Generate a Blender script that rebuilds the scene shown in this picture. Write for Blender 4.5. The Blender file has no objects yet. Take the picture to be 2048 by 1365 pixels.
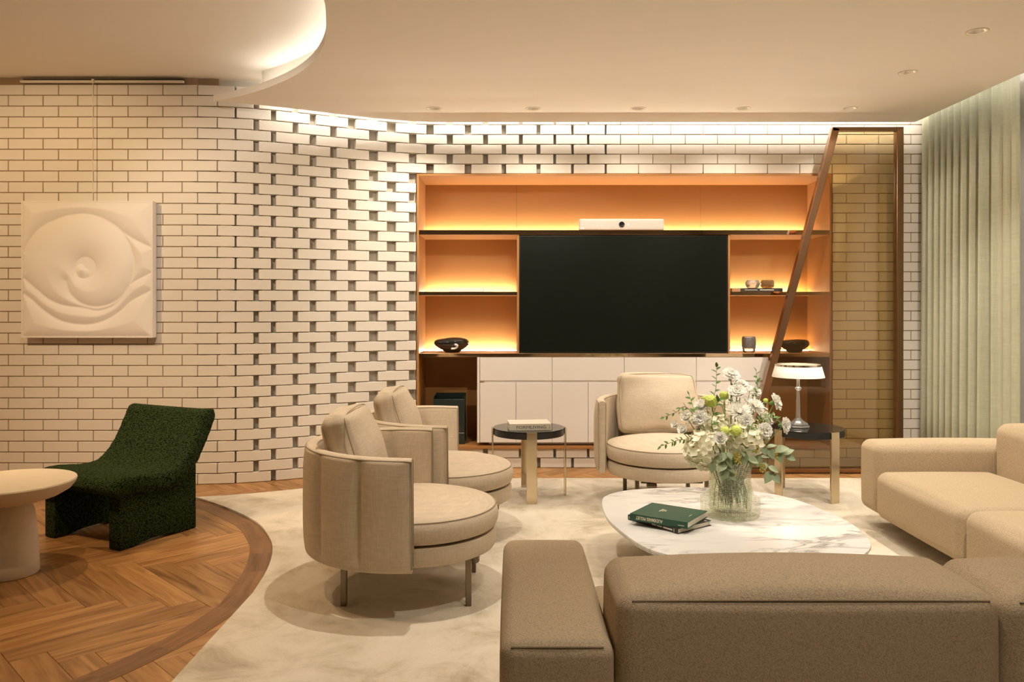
import bpy, bmesh, math, random
import numpy as np
from mathutils import Vector, Matrix, noise
from mathutils.geometry import tessellate_polygon
random.seed(7)
SC = bpy.context.scene
COL = SC.collection
PI = math.pi

# ------------------------------------------------------------------ camera
EYE = 1.286
cam_d = bpy.data.cameras.new('camera')
cam = bpy.data.objects.new('camera', cam_d); COL.objects.link(cam)
cam.location = (0, 0, EYE); cam.rotation_euler = (PI/2, 0, 0)
cam_d.sensor_width = 36.0; cam_d.lens = 1600/2048*36.0
cam_d.shift_y = -69.5/2048
cam_d.clip_start = 0.05
SC.camera = cam
# ------------------------------------------------------------------ world, exposure
W = bpy.data.worlds.new('world'); SC.world = W; W.use_nodes = True
W.node_tree.nodes['Background'].inputs[0].default_value = (1, .8, .58, 1)
W.node_tree.nodes['Background'].inputs[1].default_value = .05
vs = SC.view_settings
vs.view_transform = 'Standard'; vs.look = 'None'; vs.gamma = 1.0; vs.use_curve_mapping = False
vs.exposure = 0.20
WARM = (1.0, .90, .77)
WARM2 = (1.0, .69, .38)              # the lamps on the upper ceiling are warmer
COOL = (1.0, .90, .76)
# downlight table: x, y, z, aim point, watts, cone degrees  (z = lower or upper ceiling)
ZC, ZU = 2.7235, 2.935
DOWN = [
 # the row along the brick wall, tilted towards it
 (-.566, 5.81, ZC, (-1.0, 6.15, .4), 54, 125), (.153, 5.81, ZC, (.15, 6.15, .4), 46, 130), (.915, 5.81, ZC, (.95, 6.2, .4), 40, 130),
 (1.68, 5.81, ZC, (1.68, 6.15, .4), 46, 130), (2.45, 5.81, ZC, (2.6, 6.15, .4), 44, 125),
 # the column on the right
 (2.43, 4.914, ZC, (2.5, 5.0, 0), 56, 100), (2.43, 4.18, ZC, (2.25, 4.25, 0), 100, 90),
 # unseen lamps put in nearer the camera, above the frame
 (2.43, 3.45, ZC, (3.1, 5.9, 1.0), 100, 66), (1.15, 3.5, ZC, (1.2, 3.75, 0), 54, 80), (-.35, 3.5, ZC, (-.35, 3.75, 0), 98, 70),
 (.4, 3.3, ZC, (.0, 6.4, .8), 100, 62), (1.7, 3.2, ZC, (2.1, 6.4, .8), 62, 56),
 (.6, 2.3, ZC, (.6, 2.2, 0), 66, 95), (1.6, 2.3, ZC, (2.4, 4.3, .35), 120, 70), (.9, .9, ZC, (.9, 1.05, 0), 50, 75),  # added to lift the sofas, the last by bounce off the rug
 (.1, 3.62, ZC, (1.06, 3.88, .70), 110, 22),  # accent lamp added to brighten the bouquet
 # unseen lamps put in on the upper ceiling, left
 (-2.45, 3.98, ZU, (-2.3, 4.3, 0), 72, 90), (-3.45, 3.4, ZU, (-3.3, 5.7, .85), 135, 98), (-1.75, 3.3, ZU, (-1.6, 6.0, 1.0), 90, 76),
 (-1.7, 2.7, ZU, (-1.7, 3.2, 0), 50, 85),
]

# ------------------------------------------------------------------ helpers
def tag(o, label=None, cat=None, group=None, kind=None):
    if label: o['label'] = label
    if cat: o['category'] = cat
    if group: o['group'] = group
    if kind: o['kind'] = kind
    return o
def thing(name, loc, label, cat, rz=0, group=None):
    o = bpy.data.objects.new(name, None); COL.objects.link(o)
    o.empty_display_size = .1
    o.location = loc; o.rotation_euler = (0, 0, rz)
    return tag(o, label, cat, group)
def link(name, me, parent=None):
    o = bpy.data.objects.new(name, me); COL.objects.link(o)
    if parent: o.parent = parent
    return o
def copy_tree(o, parent=None):
    c = o.copy(); COL.objects.link(c)
    if parent: c.parent = parent
    for ch in list(o.children): copy_tree(ch, c)
    return c
class MB:
    def __init__(s): s.v = []; s.f = []; s.mi = []; s.m = 0
    def add(s, vs, fs, M=None):
        b = len(s.v)
        s.v += [tuple(M @ Vector(p)) for p in vs] if M is not None else [tuple(p) for p in vs]
        s.f += [tuple(b+i for i in f) for f in fs]; s.mi += [s.m]*len(fs)
        return s
    def box(s, x0, x1, y0, y1, z0, z1, M=None):
        vs = [(x0,y0,z0),(x1,y0,z0),(x1,y1,z0),(x0,y1,z0),(x0,y0,z1),(x1,y0,z1),(x1,y1,z1),(x0,y1,z1)]
        return s.add(vs, [(0,3,2,1),(4,5,6,7),(0,1,5,4),(1,2,6,5),(2,3,7,6),(3,0,4,7)], M)
    def lathe(s, prof, n=32, M=None, a0=0, a1=2*PI, rfun=None):
        full = abs(a1-a0-2*PI) < 1e-6
        k = n if full else n+1; vs = []; fs = []
        for i in range(k):
            a = a0+(a1-a0)*i/n
            for r, z in prof:
                q = r*(rfun(a, z) if rfun else 1)
                vs.append((q*math.cos(a), q*math.sin(a), z))
        m = len(prof)
        for i in range(n):
            j = (i+1) % k
            for t in range(m-1):
                if prof[t][0] < 1e-6 and prof[t+1][0] < 1e-6: continue
                fs.append((i*m+t, j*m+t, j*m+t+1, i*m+t+1))
        return s.add(vs, fs, M)
    def tube(s, pts, r, n=8, M=None, cap=True):
        pts = [Vector(p) for p in pts]; vs = []; fs = []
        rs = r if isinstance(r, (list, tuple)) else [r]*len(pts)
        up = None
        for i, p in enumerate(pts):
            t = (pts[min(i+1, len(pts)-1)]-pts[max(i-1, 0)])
            if t.length < 1e-9: t = Vector((0,0,1))
            t.normalize()
            if up is None:
                up = t.orthogonal().normalized()
            up = (up-t*up.dot(t))
            if up.length < 1e-6: up = t.orthogonal()
            up.normalize(); w = t.cross(up)
            for k in range(n):
                a = 2*PI*k/n
                vs.append(p+(up*math.cos(a)+w*math.sin(a))*rs[i])
        for i in range(len(pts)-1):
            for k in range(n):
                fs.append((i*n+k, i*n+(k+1) % n, (i+1)*n+(k+1) % n, (i+1)*n+k))
        if cap:
            fs.append(tuple(range(n-1, -1, -1))); fs.append(tuple((len(pts)-1)*n+k for k in range(n)))
        return s.add(vs, fs, M)
    def prism(s, poly, z0, z1, M=None):
        n = len(poly)
        vs = [(x,y,z0) for x,y in poly]+[(x,y,z1) for x,y in poly]
        fs = [tuple(range(n-1,-1,-1)), tuple(range(n,2*n))]+[(i,(i+1)%n,n+(i+1)%n,n+i) for i in range(n)]
        return s.add(vs, fs, M)
    def mesh(s, name, mats, smooth=None, bevel=0, seg=2, fixn=True):
        me = bpy.data.meshes.new(name)
        me.from_pydata(s.v, [], s.f)
        for m in (mats if isinstance(mats, (list, tuple)) else [mats]): me.materials.append(m)
        if len(me.materials) > 1: me.polygons.foreach_set('material_index', s.mi)
        if bevel or fixn:
            bm = bmesh.new(); bm.from_mesh(me)
            bmesh.ops.remove_doubles(bm, verts=bm.verts, dist=1e-6)
            if fixn: bmesh.ops.recalc_face_normals(bm, faces=bm.faces)
            if bevel:
                es = [e for e in bm.edges if e.is_manifold and e.calc_face_angle(0) > .5]
                bmesh.ops.bevel(bm, geom=es, offset=bevel, segments=seg, affect='EDGES', profile=.5, clamp_overlap=True)
            bm.to_mesh(me); bm.free()
        if smooth is not None:
            me.polygons.foreach_set('use_smooth', [True]*len(me.polygons))
            if smooth < PI: me.set_sharp_from_angle(angle=smooth)
        return me
    def build(s, name, mats, parent=None, smooth=None, bevel=0, seg=2, fixn=True):
        return link(name, s.mesh(name, mats, smooth, bevel, seg, fixn), parent)
SM = math.radians(38)
def soft_box(a, b, c, r, bulge=(0,0,0), n=8, k=4, jit=0):
    """rounded, puffed box of half sizes a,b,c centred on the origin -> verts, faces"""
    H = (a, b, c); axes = []
    for h in H:
        rr = min(r, h*.98); L = []
        for i in range(k): L.append(-h+rr*(1-math.cos(i/k*PI/2)) if False else -h+rr*(i/k))
        for i in range(n+1): L.append(-(h-rr)+2*(h-rr)*i/n)
        for i in range(1, k+1): L.append(h-rr+rr*(i/k))
        axes.append(L)
    vid = {}; V = []; F = []
    def vert(p):
        key = tuple(round(q, 6) for q in p)
        if key in vid: return vid[key]
        ctr = Vector([max(-(h-min(r,h*.98)), min(h-min(r,h*.98), q)) for q, h in zip(p, H)])
        d = Vector(p)-ctr
        rr = min(r, min(H)*.98)
        if d.length > 1e-9: d.normalize()
        out = ctr+d*rr
        # keep flat faces on their planes when r differs per axis
        for i in range(3):
            bb = bulge[i]
            if bb:
                w = 1
                for j in range(3):
                    if j != i: w *= max(0, 1-(p[j]/H[j])**2)
                out[i] += d[i]*bb*w
        if jit:
            out += d*jit*noise.noise(Vector(out)*6)
        vid[key] = len(V); V.append(tuple(out)); return vid[key]
    for ax in range(3):
        u, v = (ax+1) % 3, (ax+2) % 3
        for sgn in (-1, 1):
            for i in range(len(axes[u])-1):
                for j in range(len(axes[v])-1):
                    q = []
                    for (ii, jj) in ((i,j),(i+1,j),(i+1,j+1),(i,j+1)):
                        p = [0,0,0]; p[ax] = sgn*H[ax]; p[u] = axes[u][ii]; p[v] = axes[v][jj]
                        q.append(vert(p))
                    if sgn < 0: q.reverse()
                    if len(set(q)) == 4: F.append(tuple(q))
    return V, F
def text_obj(name, s, size, mat, parent, M, ext=.0004, sx=1.0, align='CENTER', bold=0.0):
    cu = bpy.data.curves.new(name, 'FONT'); cu.body = s; cu.size = size; cu.extrude = ext; cu.align_x = align; cu.align_y = 'CENTER'
    cu.offset = bold; cu.resolution_u = 3
    t = bpy.data.objects.new(name, cu); COL.objects.link(t)
    dg = bpy.context.evaluated_depsgraph_get()
    me = bpy.data.meshes.new_from_object(t.evaluated_get(dg))
    bpy.data.objects.remove(t); 
    me.materials.clear(); me.materials.append(mat); me.name = name
    me.transform(M @ Matrix.Diagonal((sx,1,1,1)))
    return link(name, me, parent)
def T(x, y, z): return Matrix.Translation((x, y, z))
def R(a, ax): return Matrix.Rotation(a, 4, ax)
def catmull(P, n=8, closed=False):
    P = [np.array(p, float) for p in P]; out = []; m = len(P)
    rng = range(m) if closed else range(m-1)
    for i in rng:
        g = (lambda k: P[k % m]) if closed else (lambda k: P[max(0, min(m-1, k))])
        p0, p1, p2, p3 = g(i-1), g(i), g(i+1), g(i+2)
        for k in range(n):
            t = k/n
            out.append(tuple(.5*((2*p1)+(-p0+p2)*t+(2*p0-5*p1+4*p2-p3)*t*t+(-p0+3*p1-3*p2+p3)*t**3)))
    if not closed: out.append(tuple(P[-1]))
    return out

# ------------------------------------------------------------------ materials
def nm(name):
    m = bpy.data.materials.new(name); m.use_nodes = True
    nt = m.node_tree; return m, nt, nt.nodes['Principled BSDF']
def P(name, col, rough=.5, metal=0, spec=.5, bump=None, var=None, sheen=0, coat=0, emit=None, estr=0):
    """bump=(noise scale, strength, distance)   var=(noise scale, amount)"""
    m, nt, b = nm(name); N = nt.nodes; L = nt.links
    b.inputs['Base Color'].default_value = (*col, 1); b.inputs['Roughness'].default_value = rough
    b.inputs['Metallic'].default_value = metal; b.inputs['Specular IOR Level'].default_value = spec
    if sheen:
        b.inputs['Sheen Weight'].default_value = sheen; b.inputs['Sheen Roughness'].default_value = .5
        b.inputs['Sheen Tint'].default_value = (*col, 1)
    if coat: b.inputs['Coat Weight'].default_value = coat; b.inputs['Coat Roughness'].default_value = .08
    if emit: b.inputs['Emission Color'].default_value = (*emit, 1); b.inputs['Emission Strength'].default_value = estr
    tc = N.new('ShaderNodeTexCoord')
    if bump:
        n = N.new('ShaderNodeTexNoise'); n.inputs['Scale'].default_value = bump[0]; n.inputs['Detail'].default_value = 4
        L.new(tc.outputs['Object'], n.inputs['Vector'])
        bp = N.new('ShaderNodeBump'); bp.inputs['Strength'].default_value = bump[1]; bp.inputs['Distance'].default_value = bump[2] if len(bump) > 2 else .01
        L.new(n.outputs['Fac'], bp.inputs['Height']); L.new(bp.outputs['Normal'], b.inputs['Normal'])
    if var:
        n = N.new('ShaderNodeTexNoise'); n.inputs['Scale'].default_value = var[0]; n.inputs['Detail'].default_value = 5
        L.new(tc.outputs['Object'], n.inputs['Vector'])
        mx = N.new('ShaderNodeMix'); mx.data_type = 'RGBA'
        a = var[1]
        mx.inputs['A'].default_value = (*[c*(1-a) for c in col], 1); mx.inputs['B'].default_value = (*[min(1, c*(1+a)) for c in col], 1)
        L.new(n.outputs['Fac'], mx.inputs['Factor']); L.new(mx.outputs['Result'], b.inputs['Base Color'])
    return m
def ramp(N, stops):
    r = N.new('ShaderNodeValToRGB'); e = r.color_ramp.elements
    while len(e) > 1: e.remove(e[-1])
    e[0].position = stops[0][0]; e[0].color = (*stops[0][1], 1)
    for p, c in stops[1:]:
        k = e.new(p); k.color = (*c, 1)
    return r
def mat_fabric(name, col, slub=.16, scale=260, bumps=.35):
    m, nt, b = nm(name); N = nt.nodes; L = nt.links
    tc = N.new('ShaderNodeTexCoord'); fac = []
    for st in ((scale, scale, scale*.06), (scale*.06, scale*.06, scale)):
        mp = N.new('ShaderNodeMapping'); mp.inputs['Scale'].default_value = st
        L.new(tc.outputs['Object'], mp.inputs['Vector'])
        n = N.new('ShaderNodeTexNoise'); n.inputs['Scale'].default_value = 1; n.inputs['Detail'].default_value = 3
        L.new(mp.outputs['Vector'], n.inputs['Vector']); fac.append(n)
    ad = N.new('ShaderNodeMath'); ad.operation = 'ADD'
    L.new(fac[0].outputs['Fac'], ad.inputs[0]); L.new(fac[1].outputs['Fac'], ad.inputs[1])
    hf = N.new('ShaderNodeMath'); hf.operation = 'MULTIPLY'; hf.inputs[1].default_value = .5
    L.new(ad.outputs[0], hf.inputs[0])
    rp = ramp(N, [(.3, tuple(c*(1-slub) for c in col)), (.7, tuple(min(1, c*(1+slub)) for c in col))])
    L.new(hf.outputs[0], rp.inputs['Fac']); L.new(rp.outputs['Color'], b.inputs['Base Color'])
    bp = N.new('ShaderNodeBump'); bp.inputs['Strength'].default_value = bumps; bp.inputs['Distance'].default_value = .002
    L.new(hf.outputs[0], bp.inputs['Height']); L.new(bp.outputs['Normal'], b.inputs['Normal'])
    b.inputs['Roughness'].default_value = .9; b.inputs['Specular IOR Level'].default_value = .2
    b.inputs['Sheen Weight'].default_value = .25; b.inputs['Sheen Tint'].default_value = (*col, 1)
    return m
def mat_boucle(name, col, scale=170, dark=.6, light=1.25, bumps=.9, dist=.006):
    m, nt, b = nm(name); N = nt.nodes; L = nt.links
    tc = N.new('ShaderNodeTexCoord')
    v = N.new('ShaderNodeTexVoronoi'); v.inputs['Scale'].default_value = scale; v.feature = 'SMOOTH_F1'; v.inputs['Smoothness'].default_value = .5
    n = N.new('ShaderNodeTexNoise'); n.inputs['Scale'].default_value = scale*.8; n.inputs['Detail'].default_value = 4
    wp = N.new('ShaderNodeMix'); wp.data_type = 'RGBA'; wp.blend_type = 'ADD'; wp.inputs['Factor'].default_value = .01
    L.new(tc.outputs['Object'], wp.inputs['A']); L.new(n.outputs['Color'], wp.inputs['B'])
    L.new(tc.outputs['Object'], n.inputs['Vector']); L.new(wp.outputs['Result'], v.inputs['Vector'])
    rp = ramp(N, [(0, tuple(min(1, c*light) for c in col)), (.75, tuple(c*dark for c in col))])
    L.new(v.outputs['Distance'], rp.inputs['Fac']); L.new(rp.outputs['Color'], b.inputs['Base Color'])
    bp = N.new('ShaderNodeBump'); bp.inputs['Strength'].default_value = bumps; bp.inputs['Distance'].default_value = dist; bp.invert = True
    L.new(v.outputs['Distance'], bp.inputs['Height']); L.new(bp.outputs['Normal'], b.inputs['Normal'])
    b.inputs['Roughness'].default_value = .95; b.inputs['Specular IOR Level'].default_value = .1
    b.inputs['Sheen Weight'].default_value = .3; b.inputs['Sheen Tint'].default_value = (*[min(1, c*1.4) for c in col], 1)
    return m
def mat_wood(name, ca, cb, cc):
    """grain runs along local x; each plank differs by its own random value"""
    m, nt, b = nm(name); N = nt.nodes; L = nt.links
    tc = N.new('ShaderNodeTexCoord'); oi = N.new('ShaderNodeObjectInfo')
    off = N.new('ShaderNodeVectorMath'); off.operation = 'ADD'
    sc = N.new('ShaderNodeVectorMath'); sc.operation = 'SCALE'; sc.inputs['Scale'].default_value = 40
    cb_ = N.new('ShaderNodeCombineXYZ')
    for i in range(3): L.new(oi.outputs['Random'], cb_.inputs[i])
    L.new(cb_.outputs[0], sc.inputs[0]); L.new(tc.outputs['Object'], off.inputs[0]); L.new(sc.outputs[0], off.inputs[1])
    mp = N.new('ShaderNodeMapping'); mp.inputs['Scale'].default_value = (1.6, 16, 16); L.new(off.outputs[0], mp.inputs['Vector'])
    n = N.new('ShaderNodeTexNoise'); n.inputs['Scale'].default_value = 1.2; n.inputs['Detail'].default_value = 6; n.inputs['Distortion'].default_value = 1.6
    L.new(mp.outputs[0], n.inputs['Vector'])
    rp = ramp(N, [(.25, ca), (.5, cb), (.75, cc)]); L.new(n.outputs['Fac'], rp.inputs['Fac'])
    hs = N.new('ShaderNodeHueSaturation')
    mr = N.new('ShaderNodeMapRange'); mr.inputs['To Min'].default_value = .80; mr.inputs['To Max'].default_value = 1.14
    L.new(oi.outputs['Random'], mr.inputs['Value']); L.new(mr.outputs[0], hs.inputs['Value']); L.new(rp.outputs['Color'], hs.inputs['Color'])
    L.new(hs.outputs[0], b.inputs['Base Color'])
    b.inputs['Roughness'].default_value = .38; b.inputs['Specular IOR Level'].default_value = .35
    bp = N.new('ShaderNodeBump'); bp.inputs['Strength'].default_value = .08; bp.inputs['Distance'].default_value = .002
    L.new(n.outputs['Fac'], bp.inputs['Height']); L.new(bp.outputs['Normal'], b.inputs['Normal'])
    return m
def mat_marble():
    m, nt, b = nm('marble'); N = nt.nodes; L = nt.links
    tc = N.new('ShaderNodeTexCoord')
    mp = N.new('ShaderNodeMapping'); mp.inputs['Rotation'].default_value = (0, 0, .5); mp.inputs['Scale'].default_value = (1.2, 3.0, 1)
    L.new(tc.outputs['Object'], mp.inputs['Vector'])
    n1 = N.new('ShaderNodeTexNoise'); n1.inputs['Scale'].default_value = 2.2; n1.inputs['Detail'].default_value = 8; n1.inputs['Distortion'].default_value = 1.5
    L.new(mp.outputs[0], n1.inputs['Vector'])
    d = N.new('ShaderNodeMath'); d.operation = 'SUBTRACT'; d.inputs[1].default_value = .5; L.new(n1.outputs['Fac'], d.inputs[0])
    a = N.new('ShaderNodeMath'); a.operation = 'ABSOLUTE'; L.new(d.outputs[0], a.inputs[0])
    n2 = N.new('ShaderNodeTexNoise'); n2.inputs['Scale'].default_value = 2.0; n2.inputs['Detail'].default_value = 4; L.new(tc.outputs['Object'], n2.inputs['Vector'])
    rp = ramp(N, [(0, (.26,.25,.23)), (.014, (.48,.46,.43)), (.06, (.71,.69,.65))]); L.new(a.outputs[0], rp.inputs['Fac'])
    r2 = ramp(N, [(.42, (0,0,0)), (.6, (1,1,1))]); L.new(n2.outputs['Fac'], r2.inputs['Fac'])
    mx = N.new('ShaderNodeMix'); mx.data_type = 'RGBA'; mx.inputs['A'].default_value = (.71,.69,.65,1)
    L.new(r2.outputs['Color'], mx.inputs['Factor']); L.new(rp.outputs['Color'], mx.inputs['B'])
    L.new(mx.outputs['Result'], b.inputs['Base Color'])
    b.inputs['Roughness'].default_value = .30; b.inputs['Specular IOR Level'].default_value = .5
    return m
def mat_rug():
    m, nt, b = nm('rug_pile'); N = nt.nodes; L = nt.links
    tc = N.new('ShaderNodeTexCoord')
    n1 = N.new('ShaderNodeTexNoise'); n1.inputs['Scale'].default_value = 3.2; n1.inputs['Detail'].default_value = 7; n1.inputs['Roughness'].default_value = .7; n1.inputs['Distortion'].default_value = .6
    L.new(tc.outputs['Object'], n1.inputs['Vector'])
    rp = ramp(N, [(.28, (.36,.29,.19)), (.42, (.56,.485,.36)), (.52, (.66,.585,.46)), (.7, (.72,.65,.53))]); L.new(n1.outputs['Fac'], rp.inputs['Fac'])
    L.new(rp.outputs['Color'], b.inputs['Base Color'])
    n2 = N.new('ShaderNodeTexNoise'); n2.inputs['Scale'].default_value = 140; n2.inputs['Detail'].default_value = 4; L.new(tc.outputs['Object'], n2.inputs['Vector'])
    bp = N.new('ShaderNodeBump'); bp.inputs['Strength'].default_value = .5; bp.inputs['Distance'].default_value = .008
    L.new(n2.outputs['Fac'], bp.inputs['Height']); L.new(bp.outputs['Normal'], b.inputs['Normal'])
    b.inputs['Roughness'].default_value = .95; b.inputs['Specular IOR Level'].default_value = .1
    b.inputs['Sheen Weight'].default_value = .3
    return m
def mat_glass(name, tint, gloss=.12, rough=.03, bumpv=None, diff=0, diffcol=(1,1,1)):
    """clear or tinted pane: straight-through transparency plus a mirror layer"""
    m = bpy.data.materials.new(name); m.use_nodes = True; nt = m.node_tree; N = nt.nodes; L = nt.links
    N.remove(N['Principled BSDF']); out = N['Material Output']
    tr = N.new('ShaderNodeBsdfTransparent'); tr.inputs[0].default_value = (*tint, 1)
    gl = N.new('ShaderNodeBsdfGlossy'); gl.inputs['Roughness'].default_value = rough
    mx = N.new('ShaderNodeMixShader')
    fr = N.new('ShaderNodeFresnel'); fr.inputs['IOR'].default_value = 1.5
    ad = N.new('ShaderNodeMath'); ad.operation = 'ADD'; ad.inputs[1].default_value = gloss; ad.use_clamp = True
    L.new(fr.outputs[0], ad.inputs[0]); L.new(ad.outputs[0], mx.inputs[0]); L.new(tr.outputs[0], mx.inputs[1]); L.new(gl.outputs[0], mx.inputs[2])
    last = mx
    if diff:
        df = N.new('ShaderNodeBsdfDiffuse'); df.inputs[0].default_value = (*diffcol, 1)
        m2 = N.new('ShaderNodeMixShader'); m2.inputs[0].default_value = diff
        L.new(mx.outputs[0], m2.inputs[1]); L.new(df.outputs[0], m2.inputs[2]); last = m2
    if bumpv:
        tc = N.new('ShaderNodeTexCoord')
        vo = N.new('ShaderNodeTexVoronoi'); vo.inputs['Scale'].default_value = bumpv; vo.inputs['Randomness'].default_value = .25
        L.new(tc.outputs['Object'], vo.inputs['Vector'])
        bp = N.new('ShaderNodeBump'); bp.inputs['Strength'].default_value = 1; bp.inputs['Distance'].default_value = .006; bp.invert = True
        L.new(vo.outputs['Distance'], bp.inputs['Height'])
        L.new(bp.outputs[0], gl.inputs['Normal']); L.new(bp.outputs[0], fr.inputs['Normal'])
    L.new(last.outputs[0], out.inputs[0])
    return m
def mat_emit(name, col, s):
    m = bpy.data.materials.new(name); m.use_nodes = True; nt = m.node_tree; N = nt.nodes
    N.remove(N['Principled BSDF']); e = N.new('ShaderNodeEmission'); e.inputs[0].default_value = (*col, 1); e.inputs[1].default_value = s
    nt.links.new(e.outputs[0], N['Material Output'].inputs[0]); return m

M_brick = P('white_glazed_brick', (.72,.66,.575), .55, var=(6, .05), bump=(60, .08, .003))
M_mortar = P('ochre_mortar', (.30,.205,.115), .9, bump=(120, .3, .003))
M_backing = P('backing_board', (.50,.45,.37), .9)
M_ceil = P('ceiling_paint', (.90,.84,.74), .85, bump=(40, .02, .002))
M_front = P('low_fill_wall_paint', (.45,.40,.33), .85)  # unseen wall behind the camera, toned down to limit fill light
M_plain = P('wall_paint', (.84,.79,.72), .85, bump=(50, .02, .002))
M_sub = P('subfloor', (.16,.09,.045), .8)
M_wood = mat_wood('oak_planks', (.17,.072,.022), (.36,.18,.062), (.50,.275,.105))
M_wood2 = mat_wood('oak_border', (.13,.058,.02), (.22,.105,.04), (.29,.145,.06))
M_rug = mat_rug()
M_linen = mat_fabric('beige_linen', (.60,.50,.37))
M_pipe = P('piping_cord', (.36,.285,.19), .9)
M_boucle = mat_boucle('beige_boucle', (.58,.455,.305), scale=290, dark=.70, light=1.15, bumps=.5, dist=.003)
M_seam = P('seam_thread', (.20,.145,.085), .9)
M_green = mat_boucle('green_boucle', (.028,.046,.015), scale=130, dark=.22, light=2.6, bumps=1.0, dist=.014)
M_legs = P('bronze_tube', (.20,.165,.12), .3, 1)
M_brass = P('polished_brass', (.62,.52,.36), .14, 1)
M_chrome = P('polished_nickel', (.62,.57,.50), .06, 1)
M_blackglass = P('black_glass', (.012,.012,.011), .05, 0, .6)
M_blacklac = P('black_lacquer', (.016,.016,.015), .3)
M_niche = P('copper_lacquer', (.38,.178,.055), .5, 0, .25)
M_edge = P('bronze_mirror', (.55,.42,.29), .06, 1)
M_cab = P('cream_lacquer', (.74,.68,.62), .32, 0, .4)
M_dark = P('shadow_gap', (.05,.04,.03), .8)  # near-black: gap shade put into the colour, also used on dark parts
M_screen = P('tv_screen', (.008,.010,.007), .3, 0, .1)
M_bezel = P('tv_bezel', (.01,.01,.01), .3)
M_bronze = P('brushed_bronze', (.36,.215,.125), .25, 1)
M_smoke = mat_glass('smoked_glass', (.87,.79,.62), .03, .01)
M_led = mat_emit('shelf_led', (1.0, .92, .76), 115)
M_cove = mat_emit('cove_led', (1.0, .96, .90), 62)
M_cove2 = mat_emit('cove_led_round', (1.0, .97, .94), 14)
M_curtain = mat_fabric('sage_curtain', (.385,.375,.265), slub=.12, scale=160)
M_stone = P('cream_stone', (.70,.62,.50), .8, bump=(90, .12, .004), var=(30, .04))
M_art = P('white_plaster', (.78,.72,.66), .6)
M_wire = P('white_wire', (.7,.62,.5), .5)
M_white = P('white_paint', (.8,.77,.72), .5)
M_page = P('paper_pages', (.74,.69,.58), .8, bump=(300, .2, .001))
M_bookg = P('green_cloth_cover', (.022,.085,.048), .45)
M_bookk = P('black_cover', (.028,.024,.02), .5)
M_bookw = P('cream_cover', (.66,.61,.49), .5)
M_ink = P('dark_ink', (.05,.045,.035), .6)
M_foil = P('gold_foil', (.75,.70,.55), .4)
def mat_hobnail():
    m = bpy.data.materials.new('hobnail_glass'); m.use_nodes = True; nt = m.node_tree; N = nt.nodes; L = nt.links
    N.remove(N['Principled BSDF'])
    tr = N.new('ShaderNodeBsdfTransparent'); tr.inputs[0].default_value = (.93,.94,.88,1)
    gl = N.new('ShaderNodeBsdfGlossy'); gl.inputs['Roughness'].default_value = .08
    df = N.new('ShaderNodeBsdfTranslucent'); df.inputs[0].default_value = (1,.98,.92,1)
    d2 = N.new('ShaderNodeBsdfDiffuse'); d2.inputs[0].default_value = (1,.98,.92,1)
    tc = N.new('ShaderNodeTexCoord'); vo = N.new('ShaderNodeTexVoronoi'); vo.inputs['Scale'].default_value = 105; vo.inputs['Randomness'].default_value = .3
    L.new(tc.outputs['Object'], vo.inputs['Vector'])
    rp = ramp(N, [(.14, (.85,.85,.85)), (.40, (.05,.05,.05))]); L.new(vo.outputs['Distance'], rp.inputs['Fac'])  # white spots put in as highlights on the nubs
    bp = N.new('ShaderNodeBump'); bp.inputs['Strength'].default_value = 1; bp.inputs['Distance'].default_value = .006; bp.invert = True
    L.new(vo.outputs['Distance'], bp.inputs['Height']); L.new(bp.outputs[0], gl.inputs['Normal']); L.new(bp.outputs[0], d2.inputs['Normal'])
    a = N.new('ShaderNodeMixShader'); a.inputs[0].default_value = .5; L.new(df.outputs[0], a.inputs[1]); L.new(d2.outputs[0], a.inputs[2])
    b = N.new('ShaderNodeMixShader'); L.new(rp.outputs['Color'], b.inputs[0]); L.new(tr.outputs[0], b.inputs[1]); L.new(a.outputs[0], b.inputs[2])
    c = N.new('ShaderNodeMixShader'); c.inputs[0].default_value = .08; L.new(b.outputs[0], c.inputs[1]); L.new(gl.outputs[0], c.inputs[2])
    L.new(c.outputs[0], N['Material Output'].inputs[0]); return m
M_vaseglass = mat_hobnail()
M_clear = mat_glass('clear_acrylic', (.95,.94,.92), .08, .02, None, .12, (1,.97,.9))
M_amber = mat_glass('amber_glass', (.80,.68,.42), .08, .02, 220, .12, (.6,.45,.2))
M_smokeg = mat_glass('dark_tumbler_glass', (.30,.22,.12), .06, .03, 260)
M_black = P('black_glaze', (.010,.009,.008), .06, 0, .6, coat=.5)
M_shade = P('pleated_shade', (.84,.79,.68), .7)
M_grey = P('speaker_mesh', (.50,.46,.40), .6, bump=(400, .3, .001))
M_lens = P('camera_lens', (.015,.013,.012), .08)
M_binn = P('black_green_lacquer', (.012,.022,.018), .3)
def mat_petal(name, col, tr=.34):
    m = bpy.data.materials.new(name); m.use_nodes = True; nt = m.node_tree; N = nt.nodes; L = nt.links
    N.remove(N['Principled BSDF']); d = N.new('ShaderNodeBsdfDiffuse'); t = N.new('ShaderNodeBsdfTranslucent'); x = N.new('ShaderNodeMixShader')
    d.inputs[0].default_value = (*col, 1); t.inputs[0].default_value = (*col, 1); x.inputs[0].default_value = tr
    L.new(d.outputs[0], x.inputs[1]); L.new(t.outputs[0], x.inputs[2]); L.new(x.outputs[0], N['Material Output'].inputs[0]); return m
M_petal = mat_petal('white_petals', (.95,.93,.86))
M_petalc = mat_petal('cream_petals', (.93,.90,.72))
M_lime = P('lime_petals', (.50,.58,.10), .6)
M_leaf = P('green_leaves', (.10,.20,.035), .55, var=(20, .3))
M_euc = P('eucalyptus_leaves', (.27,.33,.19), .55, var=(25, .2))
M_stem = P('green_stems', (.14,.25,.055), .6)
M_seed = P('yellow_seeds', (.52,.42,.08), .7)
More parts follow.
